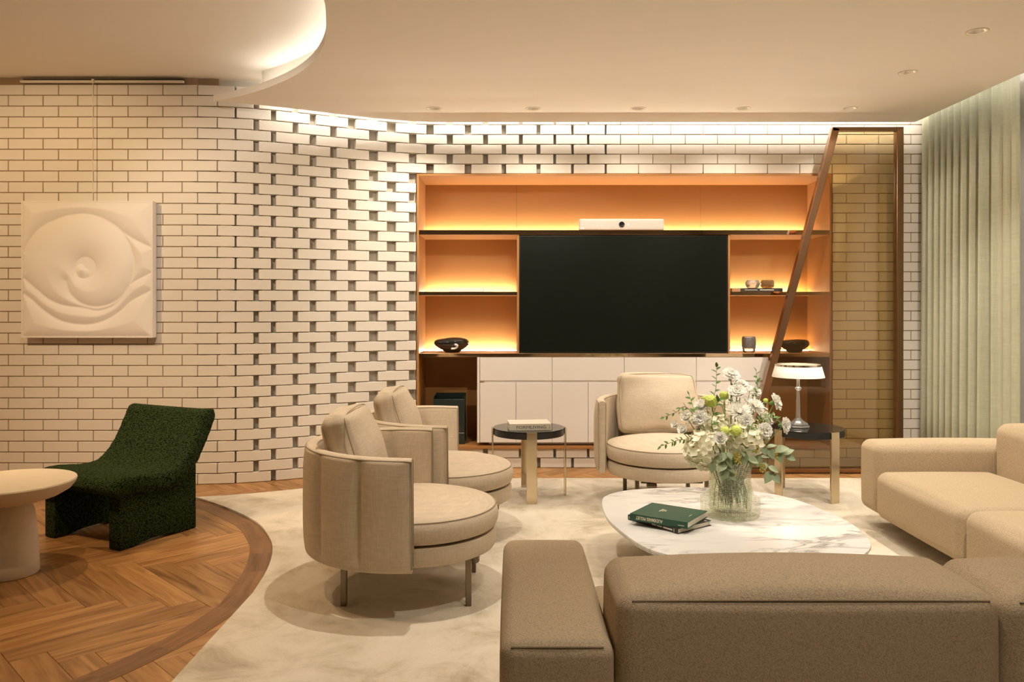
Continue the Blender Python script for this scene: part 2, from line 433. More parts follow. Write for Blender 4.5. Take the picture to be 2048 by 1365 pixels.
M_twig = P('brown_twig', (.16,.10,.05), .7)
M_downring = P('downlight_trim', (.78,.70,.58), .35)
M_downin = P('downlight_reflector', (.8,.75,.68), .25, .6)
M_dlens = mat_emit('downlight_lens', (1.0,.80,.55), 4)

# ================================================================== ROOM
XL, XR, YF = -4.7, 3.40, -1.6          # left wall, right wall, wall behind the camera
def sm(t):
    t = min(1, max(0, t)); return 3*t*t-2*t*t*t
def wall_y(x): return 5.764+.596*sm((x+2.25)/1.72)
YB = 6.36
CO, BH, JN = .078, .0715, .0065         # course, brick height, joint

# ---- floor: herringbone planks over a dark subfloor
fl = MB().box(XL, XR+.1, YF, 7.0, -.03, -.0145).build('floor', M_sub); tag(fl, kind='structure')
PW, PL = .1245, .747
pm = MB().box(-PL/2+.0006, PL/2-.0006, -PW/2+.0006, PW/2-.0006, -.014, 0).mesh('plank', M_wood, None, .0012, 1)
s2 = math.sqrt(.5)
U0, N0 = 1.379, 3.575                    # one known plank end
cnt = 0
for k in range(-60, 60):
    for j in range(-14, 14):
        for kind in (0, 1):
            # (u, n') frame, n' = -n ; plank a lies along u, plank b along n'
            if kind == 0: u, q, rot = PL/2, PW/2, 0
            else: u, q, rot = PL+PW/2, PW-PL/2, 1
            u += k*PW+j*PL; q += k*PW-j*PL
            uu = U0-PL+u; nn = N0-q
            x = (uu-nn)*s2; y = (uu+nn)*s2
            if not (-4.65 < x < 3.3 and 1.9 < y < 6.75): continue
            left = x < -.85
            wy = wall_y(x)
            if left and y > wy+.25: continue
            if not left and not (wy-.62 < y < wy+.2): continue
            if left and x > -1.05 and y < 5.2 and y > 3.2 and x > -.95: continue
            o = link('plank', pm, fl); o.location = (x, y, 0); o.rotation_euler = (0, 0, PI/4+(PI/2 if rot else 0))
            cnt += 1
print('planks', cnt)
# ---- curved border strip let into the floor
BO = [(-2.75,5.62),(-2.3,5.47),(-1.90,5.157),(-1.536,4.763),(-1.344,4.425),(-1.25,4.174),(-1.187,3.882),(-1.153,3.554),(-1.152,3.40),(-1.205,3.146),(-1.262,2.985),(-1.385,2.736),(-1.60,2.46),(-1.95,2.16),(-2.5,1.85)]
bo = catmull(BO, 8)
def inset(pts, d):
    out = []
    for i, p in enumerate(pts):
        a = np.array(pts[max(0, i-1)]); b = np.array(pts[min(len(pts)-1, i+1)])
        t = b-a; t = t/np.linalg.norm(t); out.append((p[0]+t[1]*d, p[1]-t[0]*d))
    return out
bi = inset(bo, .115)
for i in range(0, len(bo)-1, 8):
    e = min(len(bo)-1, i+8); a = bo[i:e+1]; b = bi[i:e+1]
    c = np.mean(np.array(a+b), axis=0); ang = math.atan2(a[-1][1]-a[0][1], a[-1][0]-a[0][0])
    m = MB().prism(a+b[::-1], -.014, .0012)
    Mi = (T(c[0], c[1], 0) @ R(ang, 'Z')).inverted()
    m.v = [tuple(Mi @ Vector(p)) for p in m.v]
    o = m.build('border_plank', M_wood2, fl); o.location = (c[0], c[1], 0); o.rotation_euler = (0, 0, ang)

# ---- brick walls
def brick_mesh(L, name='brick', d=.062):
    return MB().box(-L/2, L/2, 0, d, 0, BH).mesh(name, M_brick, None, .0022, 1)
BL = .243
bmesh_std = brick_mesh(BL)
J = [(-2.127,.0083),(-2.004,.0145),(-1.868,.0401),(-1.754,.0368),(-1.61,.0409),(-1.494,.0488),(-1.356,.0494),(-1.229,.0614),(-1.076,.0700),(-.945,.0720),(-.785,.0575),(-.651,.0576),(-.495,.0477),(-.35,.0520),(-.211,.0398),(-.065,.0358),(.07,.0318),(.211,.0306),(.34,.0223),(.481,.0215),(.606,.0199),(.745,.0159),(.864,.008)]
JA, JB = J[0::2], J[1::2]
PA, PB = [], []
x = JA[0][0]
for i in range(1, 12): PA.append((x-.2505*i, JN))
x = JB[0][0]-.262
for i in range(0, 12): PB.append((x-.2505*i, JN))
JA = PA[::-1]+JA; JB = PB[::-1]+JB
x = JA[-1][0]
for i in range(1, 11): JA.append((x+.2565*i, JN))
x = JB[-1][0]
for i in range(1, 11): JB.append((x+.2565*i+.005, JN))
XS = -2.127                                # where the plain bond ends and the open bond starts
NX0, NX1, NZ0, NZ1 = -.754, 2.532, .156, 2.336      # opening of the shelf niche
XP = .864                                  # where the open bond ends again
wx = [XL, -2.3]+[-2.3+(XS+.004+2.3)*i/6 for i in range(1, 7)]
m = MB(); m.prism([(x, wall_y(x)+(.006 if x < -2.29 else .022)) for x in wx]+[(XS+.004, 5.95), (XL, 5.95)], 0, 2.95)
wl = m.build('wall_left', M_mortar); tag(wl, kind='structure')
# curved wall: backing board behind the open bond
xs = [XS+.0+i*(NX0-XS)/40 for i in range(41)]
m = MB()
for i in range(40):
    a, b = xs[i], xs[i+1]
    m.box(a, b, 0, 0, 0, 0) if False else m.add([(a,wall_y(a)+.064,0),(b,wall_y(b)+.064,0),(b,wall_y(b)+.064,2.95),(a,wall_y(a)+.064,2.95),(a,wall_y(a)+.14,0),(b,wall_y(b)+.14,0),(b,wall_y(b)+.14,2.95),(a,wall_y(a)+.14,2.95)], [(0,1,2,3),(5,4,7,6),(3,2,6,7),(1,0,4,5)])
wc = m.build('wall_curved', M_backing, smooth=SM); tag(wc, kind='structure')
m = MB(); 
m.box(XP, XR, YB+.006, YB+.14, NZ1+.02, 2.95); m.box(NX1+.016, XR, YB+.006, YB+.14, 0, NZ1+.02); m.box(XP, NX1+.016, YB+.006, YB+.14, 0, NZ0-.016)
m.m = 1
m.box(NX0, XP, YB+.064, YB+.14, NZ1+.02, 2.95); m.box(NX0, XP, YB+.064, YB+.14, 0, NZ0-.016)
wb = m.build('wall_back', [M_mortar, M_backing]); tag(wb, kind='structure')
nb = {}
beds = MB(); rest = MB()
for row in range(37):
    js = JA if row % 2 else JB
    z = row*CO+.003
    for (xa, ga), (xb, gb) in zip(js[:-1], js[1:]):
        # along the wall: step half a gap from each joint
        def along(x0, d):
            dy = (wall_y(x0+.01)-wall_y(x0-.01))/.02
            return x0+d/math.sqrt(1+dy*dy)
        a, b = along(xa, ga/2), along(xb, -gb/2)
        mid = (a+b)/2
        if mid < -3.97:                      # beyond the picture's left edge: one joined part
            if b > XL: rest.box(max(a, XL+.002), b, 5.764, 5.764+.062, z, z+BH)
            continue
        if a > 3.32: continue
        inn = NZ0-.01 < z+.03 < NZ1
        if inn:                              # cut at the niche opening
            if a < NX0 < b: b = NX0-.006
            elif a < NX1 < b: a = NX1+.02
            elif NX0 <= mid <= NX1: continue
            if b-a < .03: continue
        b = min(b, 3.36)
        ya, yb = wall_y(a), wall_y(b)
        L = math.hypot(b-a, yb-ya)
        par = wl if mid < XS else (wc if mid < NX0 else wb)
        o = link('brick', bmesh_std, par)
        o.location = ((a+b)/2, (ya+yb)/2, z)
        o.rotation_euler = (0, 0, math.atan2(yb-ya, b-a)); o.scale = (L/BL, 1, 1)
        nb[par.name] = nb.get(par.name, 0)+1
    # mortar bed above this row, left out beside the open gaps
    if row < 36:
        zb = row*CO+.003+BH
        allj = [j for j in JA+JB if XS-.01 <= j[0] <= XP+.01]
        N = 150
        for i in range(N):
            a = XS+(XP-XS)*i/N; b = XS+(XP-XS)*(i+1)/N; c = (a+b)/2
            if any(abs(c-jx) < g/2+.012 for jx, g in allj): continue
            if NZ0-.03 < zb < NZ1-.01 and c > NX0-.01: continue
            beds.box(a, b, 0, 0, 0, 0) if False else beds.add([(a,wall_y(a)+.010,zb-.001),(b,wall_y(b)+.010,zb-.001),(b,wall_y(b)+.010,zb+JN+.001),(a,wall_y(a)+.010,zb+JN+.001)], [(0,1,2,3)])
beds.build('mortar_bed', M_mortar, wc)
tag(rest.build('bricks', M_brick, wl), kind='stuff')
print('bricks', nb)
# ---- plain walls out of view and on the right
o = MB().box(XR, XR+.12, YF, 7.0, 0, 2.95).build('wall_right', M_plain); tag(o, kind='structure')
o = MB().box(XL-.12, XL, YF, 6.2, 0, 2.95).build('wall_side', M_plain); tag(o, kind='structure')
o = MB().box(XL, XR, YF-.12, YF, 0, 2.95).build('wall_front', M_front); tag(o, kind='structure')
# ---- upper ceiling
o = MB().box(XL-.1, XR+.1, YF, 7.0, ZU, ZU+.08).build('ceiling', M_ceil); tag(o, kind='structure')
# ---- lower ceiling with its curved edge and coves
arc = catmull([(-2.094,5.61),(-1.75,5.385),(-1.415,5.055),(-1.184,4.723),(-1.021,4.356),(-.930,4.0),(-.877,3.70),(-.87,3.3),(-.95,2.8),(-1.2,2.3),(-1.65,1.85),(-2.3,1.5),(-3.2,1.28),(-4.69,1.2)], 8)
back = []
for i in range(61):
    x = 3.145+(-2.094-3.145)*i/60
    g = .118+.045*sm((-x-.9)/1.2)
    back.append((x, wall_y(x)-g))
outer = arc+[(-4.69,YF+.01),(3.145,YF+.01)]+back[:-1]
holes = []
for (x, y, z, *_r) in DOWN:
    if z == ZC: holes.append([(x+.052*math.cos(-2*PI*i/20), y+.052*math.sin(-2*PI*i/20)) for i in range(20)])
loops = [outer]+holes
tri = tessellate_polygon([[Vector((p[0], p[1], 0)) for p in lp] for lp in loops])
flat = [p for lp in loops for p in lp]
m = MB(); m.add([(p[0], p[1], ZC) for p in flat], [tuple(t) for t in tri])
n = len(outer)
tri2 = tessellate_polygon([[Vector((p[0], p[1], 0)) for p in outer]])
m.add([(p[0], p[1], ZC+.047) for p in outer], [tuple(t) for t in tri2])
m.add([(p[0], p[1], ZC) for p in outer]+[(p[0], p[1], ZC+.047) for p in outer], [(i, (i+1) % n, n+(i+1) % n, n+i) for i in range(n)])
for h in holes:
    k = len(h); m.add([(p[0],p[1],ZC) for p in h]+[(p[0],p[1],ZC+.04) for p in h], [(i,(i+1)%k,k+(i+1)%k,k+i) for i in range(k)]+[tuple(range(k,2*k))])
cd = m.build('ceiling_drop', M_ceil, fixn=False); tag(cd, kind='structure')
# vertical upstands behind both edges
ra = inset(arc, -.17); ra = [p for p in ra if p[1] < 5.60]
rb = [(p[0], p[1]-.075) for p in back if p[0] > -1.70]
def strip(pts, z0, z1, mat, name, par, th=.012, side=1):
    q = inset(pts, th*side); mm = MB(); k = len(pts)
    mm.add([(p[0],p[1],z0) for p in pts]+[(p[0],p[1],z1) for p in pts]+[(p[0],p[1],z0) for p in q]+[(p[0],p[1],z1) for p in q],
      [(i,i+1,k+i+1,k+i) for i in range(k-1)]+[(2*k+i+1,2*k+i,3*k+i,3*k+i+1) for i in range(k-1)]+[(k+i,k+i+1,3*k+i+1,3*k+i) for i in range(k-1)]+[(i+1,i,2*k+i,2*k+i+1) for i in range(k-1)]+[(0,k,3*k,2*k),(k-1,3*k-1,4*k-1,2*k-1)])
    return mm.build(name, mat, par)
strip(ra, ZC+.047, ZU, M_ceil, 'upstand', cd, .012, -1)
strip(rb, ZC+.047, ZU, M_ceil, 'upstand', cd, .012, 1)
lr = inset(arc, -.13); lr = [p for p in lr if p[1] < 5.55]
strip(lr, ZC+.049, ZC+.056, M_cove2, 'led_strip', cd, .012, -1)
lb = [(p[0], p[1]-.060) for p in back if p[0] > -1.72]
strip(lb, ZC+.150, ZC+.165, M_cove, 'led_strip', cd, .012, 1)
# led in the curtain pocket
MB().box(3.15, 3.16, 4.4, 6.2, ZC+.10, ZC+.115).build('led_strip', M_cove2, cd)
# ---- downlights
def downlight(i, x, y, z, aim, watts, cone):
    vis = z == ZC and y > 3.7
    lab = {0:'leftmost round downlight in the row along the brick wall', 1:'second round downlight from the left in the back row', 2:'middle round downlight of the back row above the screen',
           3:'fourth round downlight from the left in the back row', 4:'round downlight at the right end of the back row', 5:'round downlight between the corner one and the nearest one on the right', 6:'largest round downlight near the top right corner of the ceiling'}.get(i, 'unseen round recessed downlight in the ceiling above the picture')
    t = thing('downlight', (x, y, z), lab, 'downlight', group='recessed ceiling downlights')
    if z == ZC:
        MB().lathe([(.046,.004),(.048,-.003),(.056,-.003),(.058,.001),(.046,.004)], 28).build('trim_ring', M_downring, t, SM)
        MB().lathe([(.047,.001),(.038,.018),(.030,.034)], 28).build('reflector', M_downin, t, SM, fixn=False)
        MB().lathe([(0,.0335),(.030,.0335)], 20, T(0,0,0)).build('lens', M_dlens, t, SM, fixn=False)
        zl = z-.012
    else:
        MB().lathe([(0,-.001),(.045,-.001),(.045,-.07),(.040,-.07),(.036,-.04),(0,-.04)], 28).build('housing', M_downring, t, SM)
        zl = z-.085
    d = bpy.data.lights.new('spot_lamp', 'SPOT'); d.energy = watts; d.color = WARM if z == ZC or i == 18 else WARM2
    d.spot_size = math.radians(cone); d.spot_blend = .9 if y > 5.5 else .6; d.shadow_soft_size = .012
    lo = bpy.data.objects.new('spot_lamp', d); COL.objects.link(lo); lo.parent = t
    lo.location = (0, 0, zl-z)
    v = Vector(aim)-Vector((x, y, zl)); lo.rotation_euler = v.to_track_quat('-Z', 'Y').to_euler()
for i, d in enumerate(DOWN): downlight(i, *d)

# ================================================================== RUG
edge = [(-1.155,-1.2),(-1.155,2.0),(-1.155,3.0),(-1.153,3.50)]+[p for p in bo if p[1] > 3.55 and p[0] > -2.16][::-1]  # carried on unseen behind the camera to bounce light
far = []
for i in range(31):
    x = -2.10+(3.2+2.10)*i/30; far.append((x, wall_y(x)-.43))
poly = edge+far+[(3.2,-1.2)]
poly = poly[::-1]
m = MB(); m.prism([(p[0], p[1]) for p in poly], .0013, .012)
rug = m.build('rug', M_rug); tag(rug, 'large cream rug with one curved edge following the wooden border', 'rug')

# ================================================================== SHELF NICHE
y0, y1 = 6.335, 6.817
nt_ = thing('shelf_unit', (0, 0, 0), 'copper toned built-in shelf unit recessed in the brick wall', 'shelves')
nt_.location = (.889, y0, NZ0)
def nb_(name, x0, x1, ya, yb, z0, z1, mat, par=None, bev=.001):
    return MB().box(x0-.889, x1-.889, ya-y0, yb-y0, z0-NZ0, z1-NZ0).build(name, mat, par or nt_, None, bev, 1)
F_ = .016
nb_('side_panel', NX0, NX0+F_, y0, y1, NZ0, NZ1, M_niche); nb_('side_panel', NX1-F_, NX1, y0, y1, NZ0, NZ1, M_niche)
nb_('top_panel', NX0+F_, NX1-F_, y0, y1, NZ1-F_, NZ1, M_niche); nb_('bottom_panel', NX0+F_, NX1-F_, y0, y1, NZ0, NZ0+.024, M_niche)
for a, b in ((NX0, .0385), (.0400, 1.605), (1.6065, NX1)):
    nb_('back_panel', a, b, y1, y1+.012, NZ0, NZ1, M_niche)
def shelf(x0, x1, z0, z1, led=True, parts=None):
    s = nb_('shelf', x0, x1, y0+.006, y1-.0005, z0, z1, M_niche)
    nb_('front_edge', x0, x1, y0, y0+.0055, z0, z1, M_edge, s).location = (0,0,0)
    if led:
        for (a, b) in parts or [(x0, x1)]:
            nb_('led_strip', a+.004, b-.004, y1-.050, y1-.038, z1+.0005, z1+.005, M_led, s, 0)
    return s
DX0, DX1 = .040, 1.729
shelf(NX0+F_, NX1-F_, 1.854, 1.890)
shelf(NX0+F_, DX0, 1.373, 1.401); shelf(DX1, NX1-F_, 1.373, 1.401)
shelf(NX0+F_, NX1-F_, .884, .912, True, [(NX0+F_, DX0), (DX1, NX1-F_)])
nb_('divider', DX0, DX0+.016, y0+.006, y1-.002, .912, 1.854, M_niche); nb_('divider', DX1-.016, DX1, y0+.006, y1-.002, .912, 1.854, M_niche)

# ---- white cabinet under the counter
cx0, cx1, cz0, cz1 = -.276, 2.031, .205, .882
ct = thing('low_cabinet', ((cx0+cx1)/2, 6.33, .182), 'long cream lacquered cabinet with four drawers below the black screen', 'cabinet')
def cb(name, x0, x1, ya, yb, z0, z1, mat, par=None, bev=.0015):
    return MB().box(x0-ct.location.x, x1-ct.location.x, ya-6.33, yb-6.33, z0-.182, z1-.182).build(name, mat, par or ct, None, bev, 1)
cb('body', cx0, cx1, 6.352, 6.80, cz0, cz1, M_cab)
cb('plinth', cx0+.09, cx1-.02, 6.39, 6.78, .182, cz0, M_cab)
cb('side_board', cx0, cx0+.020, 6.331, 6.3515, cz0, cz1, M_cab)
cb('finger_groove', cx0+.021, cx1-.002, 6.342, 6.3515, .680, .700, M_cab)
w4 = (cx1-cx0-.022)/4
for i in range(4):
    a = cx0+.022+i*w4; 
    cb('drawer', a+.0015, a+w4-.0015, 6.331, 6.3515, .697, cz1-.002, M_cab)
    for k in range(2):
        p = a+k*w4/2
        cb('door', p+.0015, p+w4/2-.0015, 6.331, 6.3515, cz0+.002, .681 if not (i == 0 and k == 0) else .681, M_cab)
cb('notch_plate', cx0+.021, cx0+.055, 6.330, 6.334, .682, .696, M_edge)

# ---- television
tv = thing('television', (.884, 6.345, .914), 'large black flat television between the lit shelves', 'television')
MB().box(-.828, .828, 0, .05, 0, .936).build('body', M_bezel, tv, None, .004, 2)
MB().box(-.818, .818, -.002, .004, .012, .927).build('screen', M_screen, tv, None, .001, 1)
MB().box(-.25, .25, .052, .45, .3, .6).build('wall_mount', M_dark, tv)

# ---- camera bar on the top shelf
zb = 1.8905
cbx = thing('camera_bar', (.873, 6.36, zb), 'slim grey conference camera bar on the shelf above the television', 'camera')
v, f = soft_box(.337, .035, .046, .012, n=3, k=3); MB().add(v, f, T(0,.037,.046)).build('body', M_grey, cbx, SM)
MB().lathe([(0,.003),(.016,.003),(.022,.005),(.024,-.004)], 24, T(.0,.002,.047) @ R(PI/2,'X')).build('lens', M_lens, cbx, SM)
MB().lathe([(0,.001),(.003,.001),(.003,-.003)], 10, T(.052,.0015,.047) @ R(PI/2,'X')).build('indicator_light', mat_emit('indicator_white', (1,.97,.9), 4), cbx)
MB().box(-.325,-.300,.0005,.003,.010,.020).build('badge', M_white, cbx)

# ---- things on the shelves
def slab_book(name, loc, w, d, h, rz, cover, label, cat='book', group=None, spine=True, th=.003):
    """spine along local x on the -y side"""
    t = thing(name, loc, label, cat, rz, group)
    MB().box(-w/2, w/2, -d/2, d/2, 0, th).build('cover', cover, t, None, .0006, 1)
    MB().box(-w/2, w/2, -d/2, d/2, h-th, h).build('cover', cover, t, None, .0006, 1)
    MB().box(-w/2, w/2, -d/2, -d/2+th, th, h-th).build('spine', cover, t)
    MB().box(-w/2+.003, w/2-.003, -d/2+th, d/2-.004, th, h-th).build('pages', M_page, t)
    return t
slab_book('book', (-.366, 6.50, 1.4015), .278, .22, .029, .01, M_white, 'thin white book lying on the middle left shelf')
bk = slab_book('book', (1.955, 6.49, 1.4015), .40, .25, .029, -.02, M_bookk, 'dark book lying flat under the two ribbed glass votives')
MB().box(-.2005,-.135,-.1262,-.1235,.0005,.0285).build('spine_patch', P('tan_band', (.42,.25,.11), .6), bk)
MB().box(-.10,.0,-.1257,-.1250,.013,.0165).build('spine_lettering', M_foil, bk); MB().box(.02,.13,-.1257,-.1250,.012,.018).build('spine_lettering', M_foil, bk)
for k, (vx, lab) in enumerate(((1.945, 'left ribbed clear glass votive on the dark shelf book'), (2.065, 'right amber ribbed glass votive on the dark shelf book'))):
    t = thing('glass_votive', (vx, 6.47, 1.4307), lab, 'votive', group='ribbed votives on the shelf book')
    pr = [(.030,0),(.046,.008),(.056,.03),(.054,.05),(.044,.066),(.040,.068),(.040,.06),(.048,.045),(.048,.03),(.038,.012),(0,.010)]
    MB().lathe([(0,0)]+pr, 48, None, rfun=lambda a, z: 1+.025*math.cos(16*a)).build('cup', [M_clear, M_amber][k] if k == 0 else M_amber, t, SM)
t = thing('glass_tumbler', (1.915, 6.47, .9125), 'dark textured glass tumbler with a clear foot on the counter', 'tumbler')
MB().lathe([(0,0),(.040,0),(.050,.012),(.056,.05),(.056,.11),(.050,.128),(.046,.130),(.046,.12),(0,.118)], 36).build('cup', M_clear, t, SM)
MB().lathe([(0,.03),(.036,.034),(.048,.05),(.051,.11),(.045,.122),(0,.122)], 36).build('dark_core', P('dark_core', (.06,.04,.015), .35, bump=(140, .8, .004)), t, SM)
def blob_vase(loc, label, rz, w, h, fold):
    t = thing('black_vase', loc, label, 'vase', rz)
    pr = [(0,0),(.40,0),(.43,.05),(.58,.20),(.82,.38),(.97,.55),(1.0,.68),(.97,.82),(.86,.94),(.66,1.0),(.50,.97),(.40,.90),(0,.86)]
    m = MB(); m.lathe([(r*w, z*h) for r, z in pr], 56, None, rfun=(lambda a, z: 1+.06*math.sin(2*a+1.2+8*z)+.05*math.sin(3*a-10*z)) if fold else (lambda a, z: 1+.03*math.sin(3*a)))
    m.v = [(p[0], p[1]*.62, p[2]+(.04*h*math.sin(p[0]/w*3+1)*(p[2]/h)**2 if fold else .03*h*math.sin(p[0]/w*2)*(p[2]/h))) for p in m.v]
    m.build('body', M_black, t, math.radians(70))
    if fold:
        q = MB(); q.tube(catmull([(-w*.15,-w*.66,h*.30),(.12*w,-w*.60,h*.34),(.22*w,-w*.66,h*.52),(.05*w,-w*.72,h*.60)], 6), .008, 8); q.build('white_streak', M_white, t, SM)
    return t
blob_vase((-.482, 6.47, .9125), 'folded black and brown ceramic vase on the lower left shelf', .2, .135, .115, True)
blob_vase((2.285, 6.47, .9125), 'smooth wide black glazed bowl vase behind the smoked glass', 0, .122, .103, False)
# ---- black bin-like box in the open bay
t = thing('storage_box', (-.505, 6.52, NZ0+.0245), 'tall black green box standing in the open bay beside the cabinet', 'box')
m = MB()
m.box(-.125,.125,-.11,-.104,0,.36); m.box(-.125,.125,.104,.11,0,.39); m.box(-.125,-.119,-.104,.104,0,.38); m.box(.119,.125,-.104,.104,0,.38); m.box(-.119,.119,-.104,.104,0,.006)
m.build('body', M_binn, t, None, .001, 1)
MB().box(-.08,.122,-.1112,-.1105,.088,.0905).build('gold_line', M_foil, t)

# ================================================================== SMOKED GLASS SCREEN with a slanting edge
yp = 6.15; zf = 2.660
def gx(px): return (px-1024)/1600*yp
A = [(gx(1480), .012), (gx(1663), zf), (gx(1804), zf), (gx(1803), .012)]
gs = thing('glass_partition', ((A[0][0]+A[3][0])/2, yp, .012), 'smoked glass partition with slanting bronze edge beside the curtain', 'partition')
gcx = gs.location.x
def bar(p, q, w, d, name, mat=M_bronze):
    p = Vector((p[0]-gcx, 0, p[1]-.012)); q = Vector((q[0]-gcx, 0, q[1]-.012)); t = (q-p); L = t.length; t.normalize()
    nrm = Vector((-t.z, 0, t.x)); v = []
    for s in (0, L):
        for a in (0, w):
            for y in (-d/2, d/2): v.append(p+t*s+nrm*a+Vector((0, y, 0)))
    return MB().add(v, [(0,1,3,2),(4,6,7,5),(0,4,5,1),(2,3,7,6),(0,2,6,4),(1,5,7,3)]).build(name, mat, gs, None, .003, 2)
bar(A[1], A[0], .054, .055, 'slanted_post'); bar(A[2], A[1], .030, .055, 'top_rail'); bar(A[3], A[2], .052, .06, 'upright_post'); bar(A[0], A[3], .03, .05, 'bottom_rail')
MB().prism([(A[0][0]-gcx+.03, .02), (A[3][0]-gcx-.04, .02), (A[2][0]-gcx-.04, zf-.035), (A[1][0]-gcx+.03, zf-.035)], -.004, .004, R(PI/2, 'X')).build('glass_pane', M_smoke, gs)

# ================================================================== CURTAIN
t = thing('curtain', (3.27, 5.75, .006), 'floor length sage green linen curtain on the right wall', 'curtain')
m = MB(); N_ = 260; ys = []; P2 = []
for i in range(N_+1):
    s = i/N_; y = 5.135+(6.335-5.135)*s
    amp = .008+.040*sm((s-.14)/.15)
    ph = s*2*PI*12.5+1.2*math.sin(s*9)
    x = 3.259+amp*(math.sin(ph)+.30*math.sin(2*ph+1))
    P2.append((x, y))
zs = [0, .5, 1.2, 2.0, 2.78]
vs_ = []; fs_ = []
for k, z in enumerate(zs):
    for i, (x, y) in enumerate(P2):
        sc = .85+.3*(1-z/2.78)
        vs_.append((( x-3.26)*sc-.01, y-5.75, z))
n1 = N_+1
for k in range(len(zs)-1):
    for i in range(N_): fs_.append((k*n1+i, k*n1+i+1, (k+1)*n1+i+1, (k+1)*n1+i))
m.add(vs_, fs_); o = m.build('drape', M_curtain, t, PI)
sol = o.modifiers.new('thickness', 'SOLIDIFY'); sol.thickness = .003
MB().box(-.02, .02, -.62, .60, 2.782, 2.80).build('curtain_track', M_white, t)

# ================================================================== ART PANEL
ax0, ax1, az0, az1, ay = -3.49, -2.555, 1.062, 2.036, 5.70
art = thing('relief_panel', ((ax0+ax1)/2, ay, az0), 'square white plaster relief with swirling shell shape hung on brick', 'artwork')
w, h = ax1-ax0, az1-az0
MB().box(-w/2, w/2, .004, .050, 0, h).build('backing', M_art, art, None, .003, 2)
m = MB()
for a in ((-w/2, -w/2+.012, 0, h), (w/2-.012, w/2, 0, h), (-w/2+.012, w/2-.012, 0, .012), (-w/2+.012, w/2-.012, h-.012, h)):
    m.box(a[0], a[1], -.012, .0035, a[2], a[3])
m.build('frame', M_art, art)
def nrmz(L): return [((x-110)/1125*w-w/2, (1-(y-90)/1165)*h) for x, y in L]
curves = [
 [(490,770),(500,810),(530,880),(620,960),(750,990),(900,950),(1020,830),(1075,640),(1040,480),(960,340),(850,260),(740,215),(640,200),(500,215),(400,250),(280,310),(180,420),(130,520)],
 [(112,735),(250,850),(350,930),(480,980),(640,1000),(760,1024),(880,990),(960,920),(1040,800),(1222,700)],
 [(112,870),(200,930),(300,1020),(450,1110),(640,1142),(800,1115),(950,1030),(1050,940),(1222,850)],
 [(850,260),(1000,370),(1100,430),(1222,485)],
 [(110,90),(1235,90),(1235,1255),(110,1255),(110,90)],
 [(640+75*math.cos(a/14*2*PI), 670+80*math.sin(a/14*2*PI)) for a in range(15)]]
seg = []
for i, c in enumerate(curves):
    q = nrmz(c); q = q if i == 4 else catmull(q, 6)
    for p0, p1 in zip(q[:-1], q[1:]): seg.append((*p0, *p1))
seg = np.array(seg)
G = 150
gx_ = np.linspace(-w/2+.008, w/2-.008, G); gz_ = np.linspace(.008, h-.008, G)
XX, ZZ = np.meshgrid(gx_, gz_); pt = np.stack([XX.ravel(), ZZ.ravel()], 1)
D = np.full(len(pt), 9.)
for s in seg:
    a = s[:2]; d = s[2:]-a; L2 = max(1e-12, d @ d)
    tt = np.clip(((pt-a) @ d)/L2, 0, 1); D = np.minimum(D, np.linalg.norm(pt-(a+tt[:, None]*d), axis=1))
cc = np.array(nrmz([(640, 670)])[0]); rr = np.linalg.norm(pt-cc, axis=1); th = np.arctan2(pt[:,1]-cc[1], pt[:,0]-cc[0])
H_ = .034*(1-np.exp(-D/.055))
H_ += -.016*np.exp(-(rr/.15)**2)*(1+.8*np.cos(th-.9))     # the hollow round the eye of the shell
vs_ = [(float(p[0]), float(-.004-hh), float(p[1])) for p, hh in zip(pt, H_)]
fs_ = [(j*G+i, j*G+i+1, (j+1)*G+i+1, (j+1)*G+i) for j in range(G-1) for i in range(G-1)]
MB().add(vs_, fs_).build('relief', M_art, art, PI)
m = MB(); m.tube(catmull([(w/2-.052,-.012,.040),(w/2-.044,-.014,.046),(w/2-.036,-.014,.038),(w/2-.042,-.014,.030),(w/2-.030,-.012,.026)], 4), .0022, 6); m.build('signature', P('signature_ink', (.2,.14,.09), .6), art)
t = thing('picture_rail', (-2.94, 5.74, 2.890), 'slim cream picture rail along the top of the brick wall', 'rail')
MB().box(-.585, .585, -.012, .012, 0, .016).build('rail', M_wire, t, None, .002, 1)
MB().box(-.575, .575, .012, .028, .002, .034).build('gap_shade', M_dark, t)  # dark strip standing in for the shade behind the rail
t = thing('hanging_wire', (-2.998, 5.722, 2.02), 'thin pale wire running from the ceiling rail down to the relief', 'wire')
MB().tube([(0,0,.012),(0,0,.88)], .0028, 6).build('wire', M_wire, t)
MB().box(-.008, .008, -.006, .006, .865, .892).build('hook', M_wire, t)

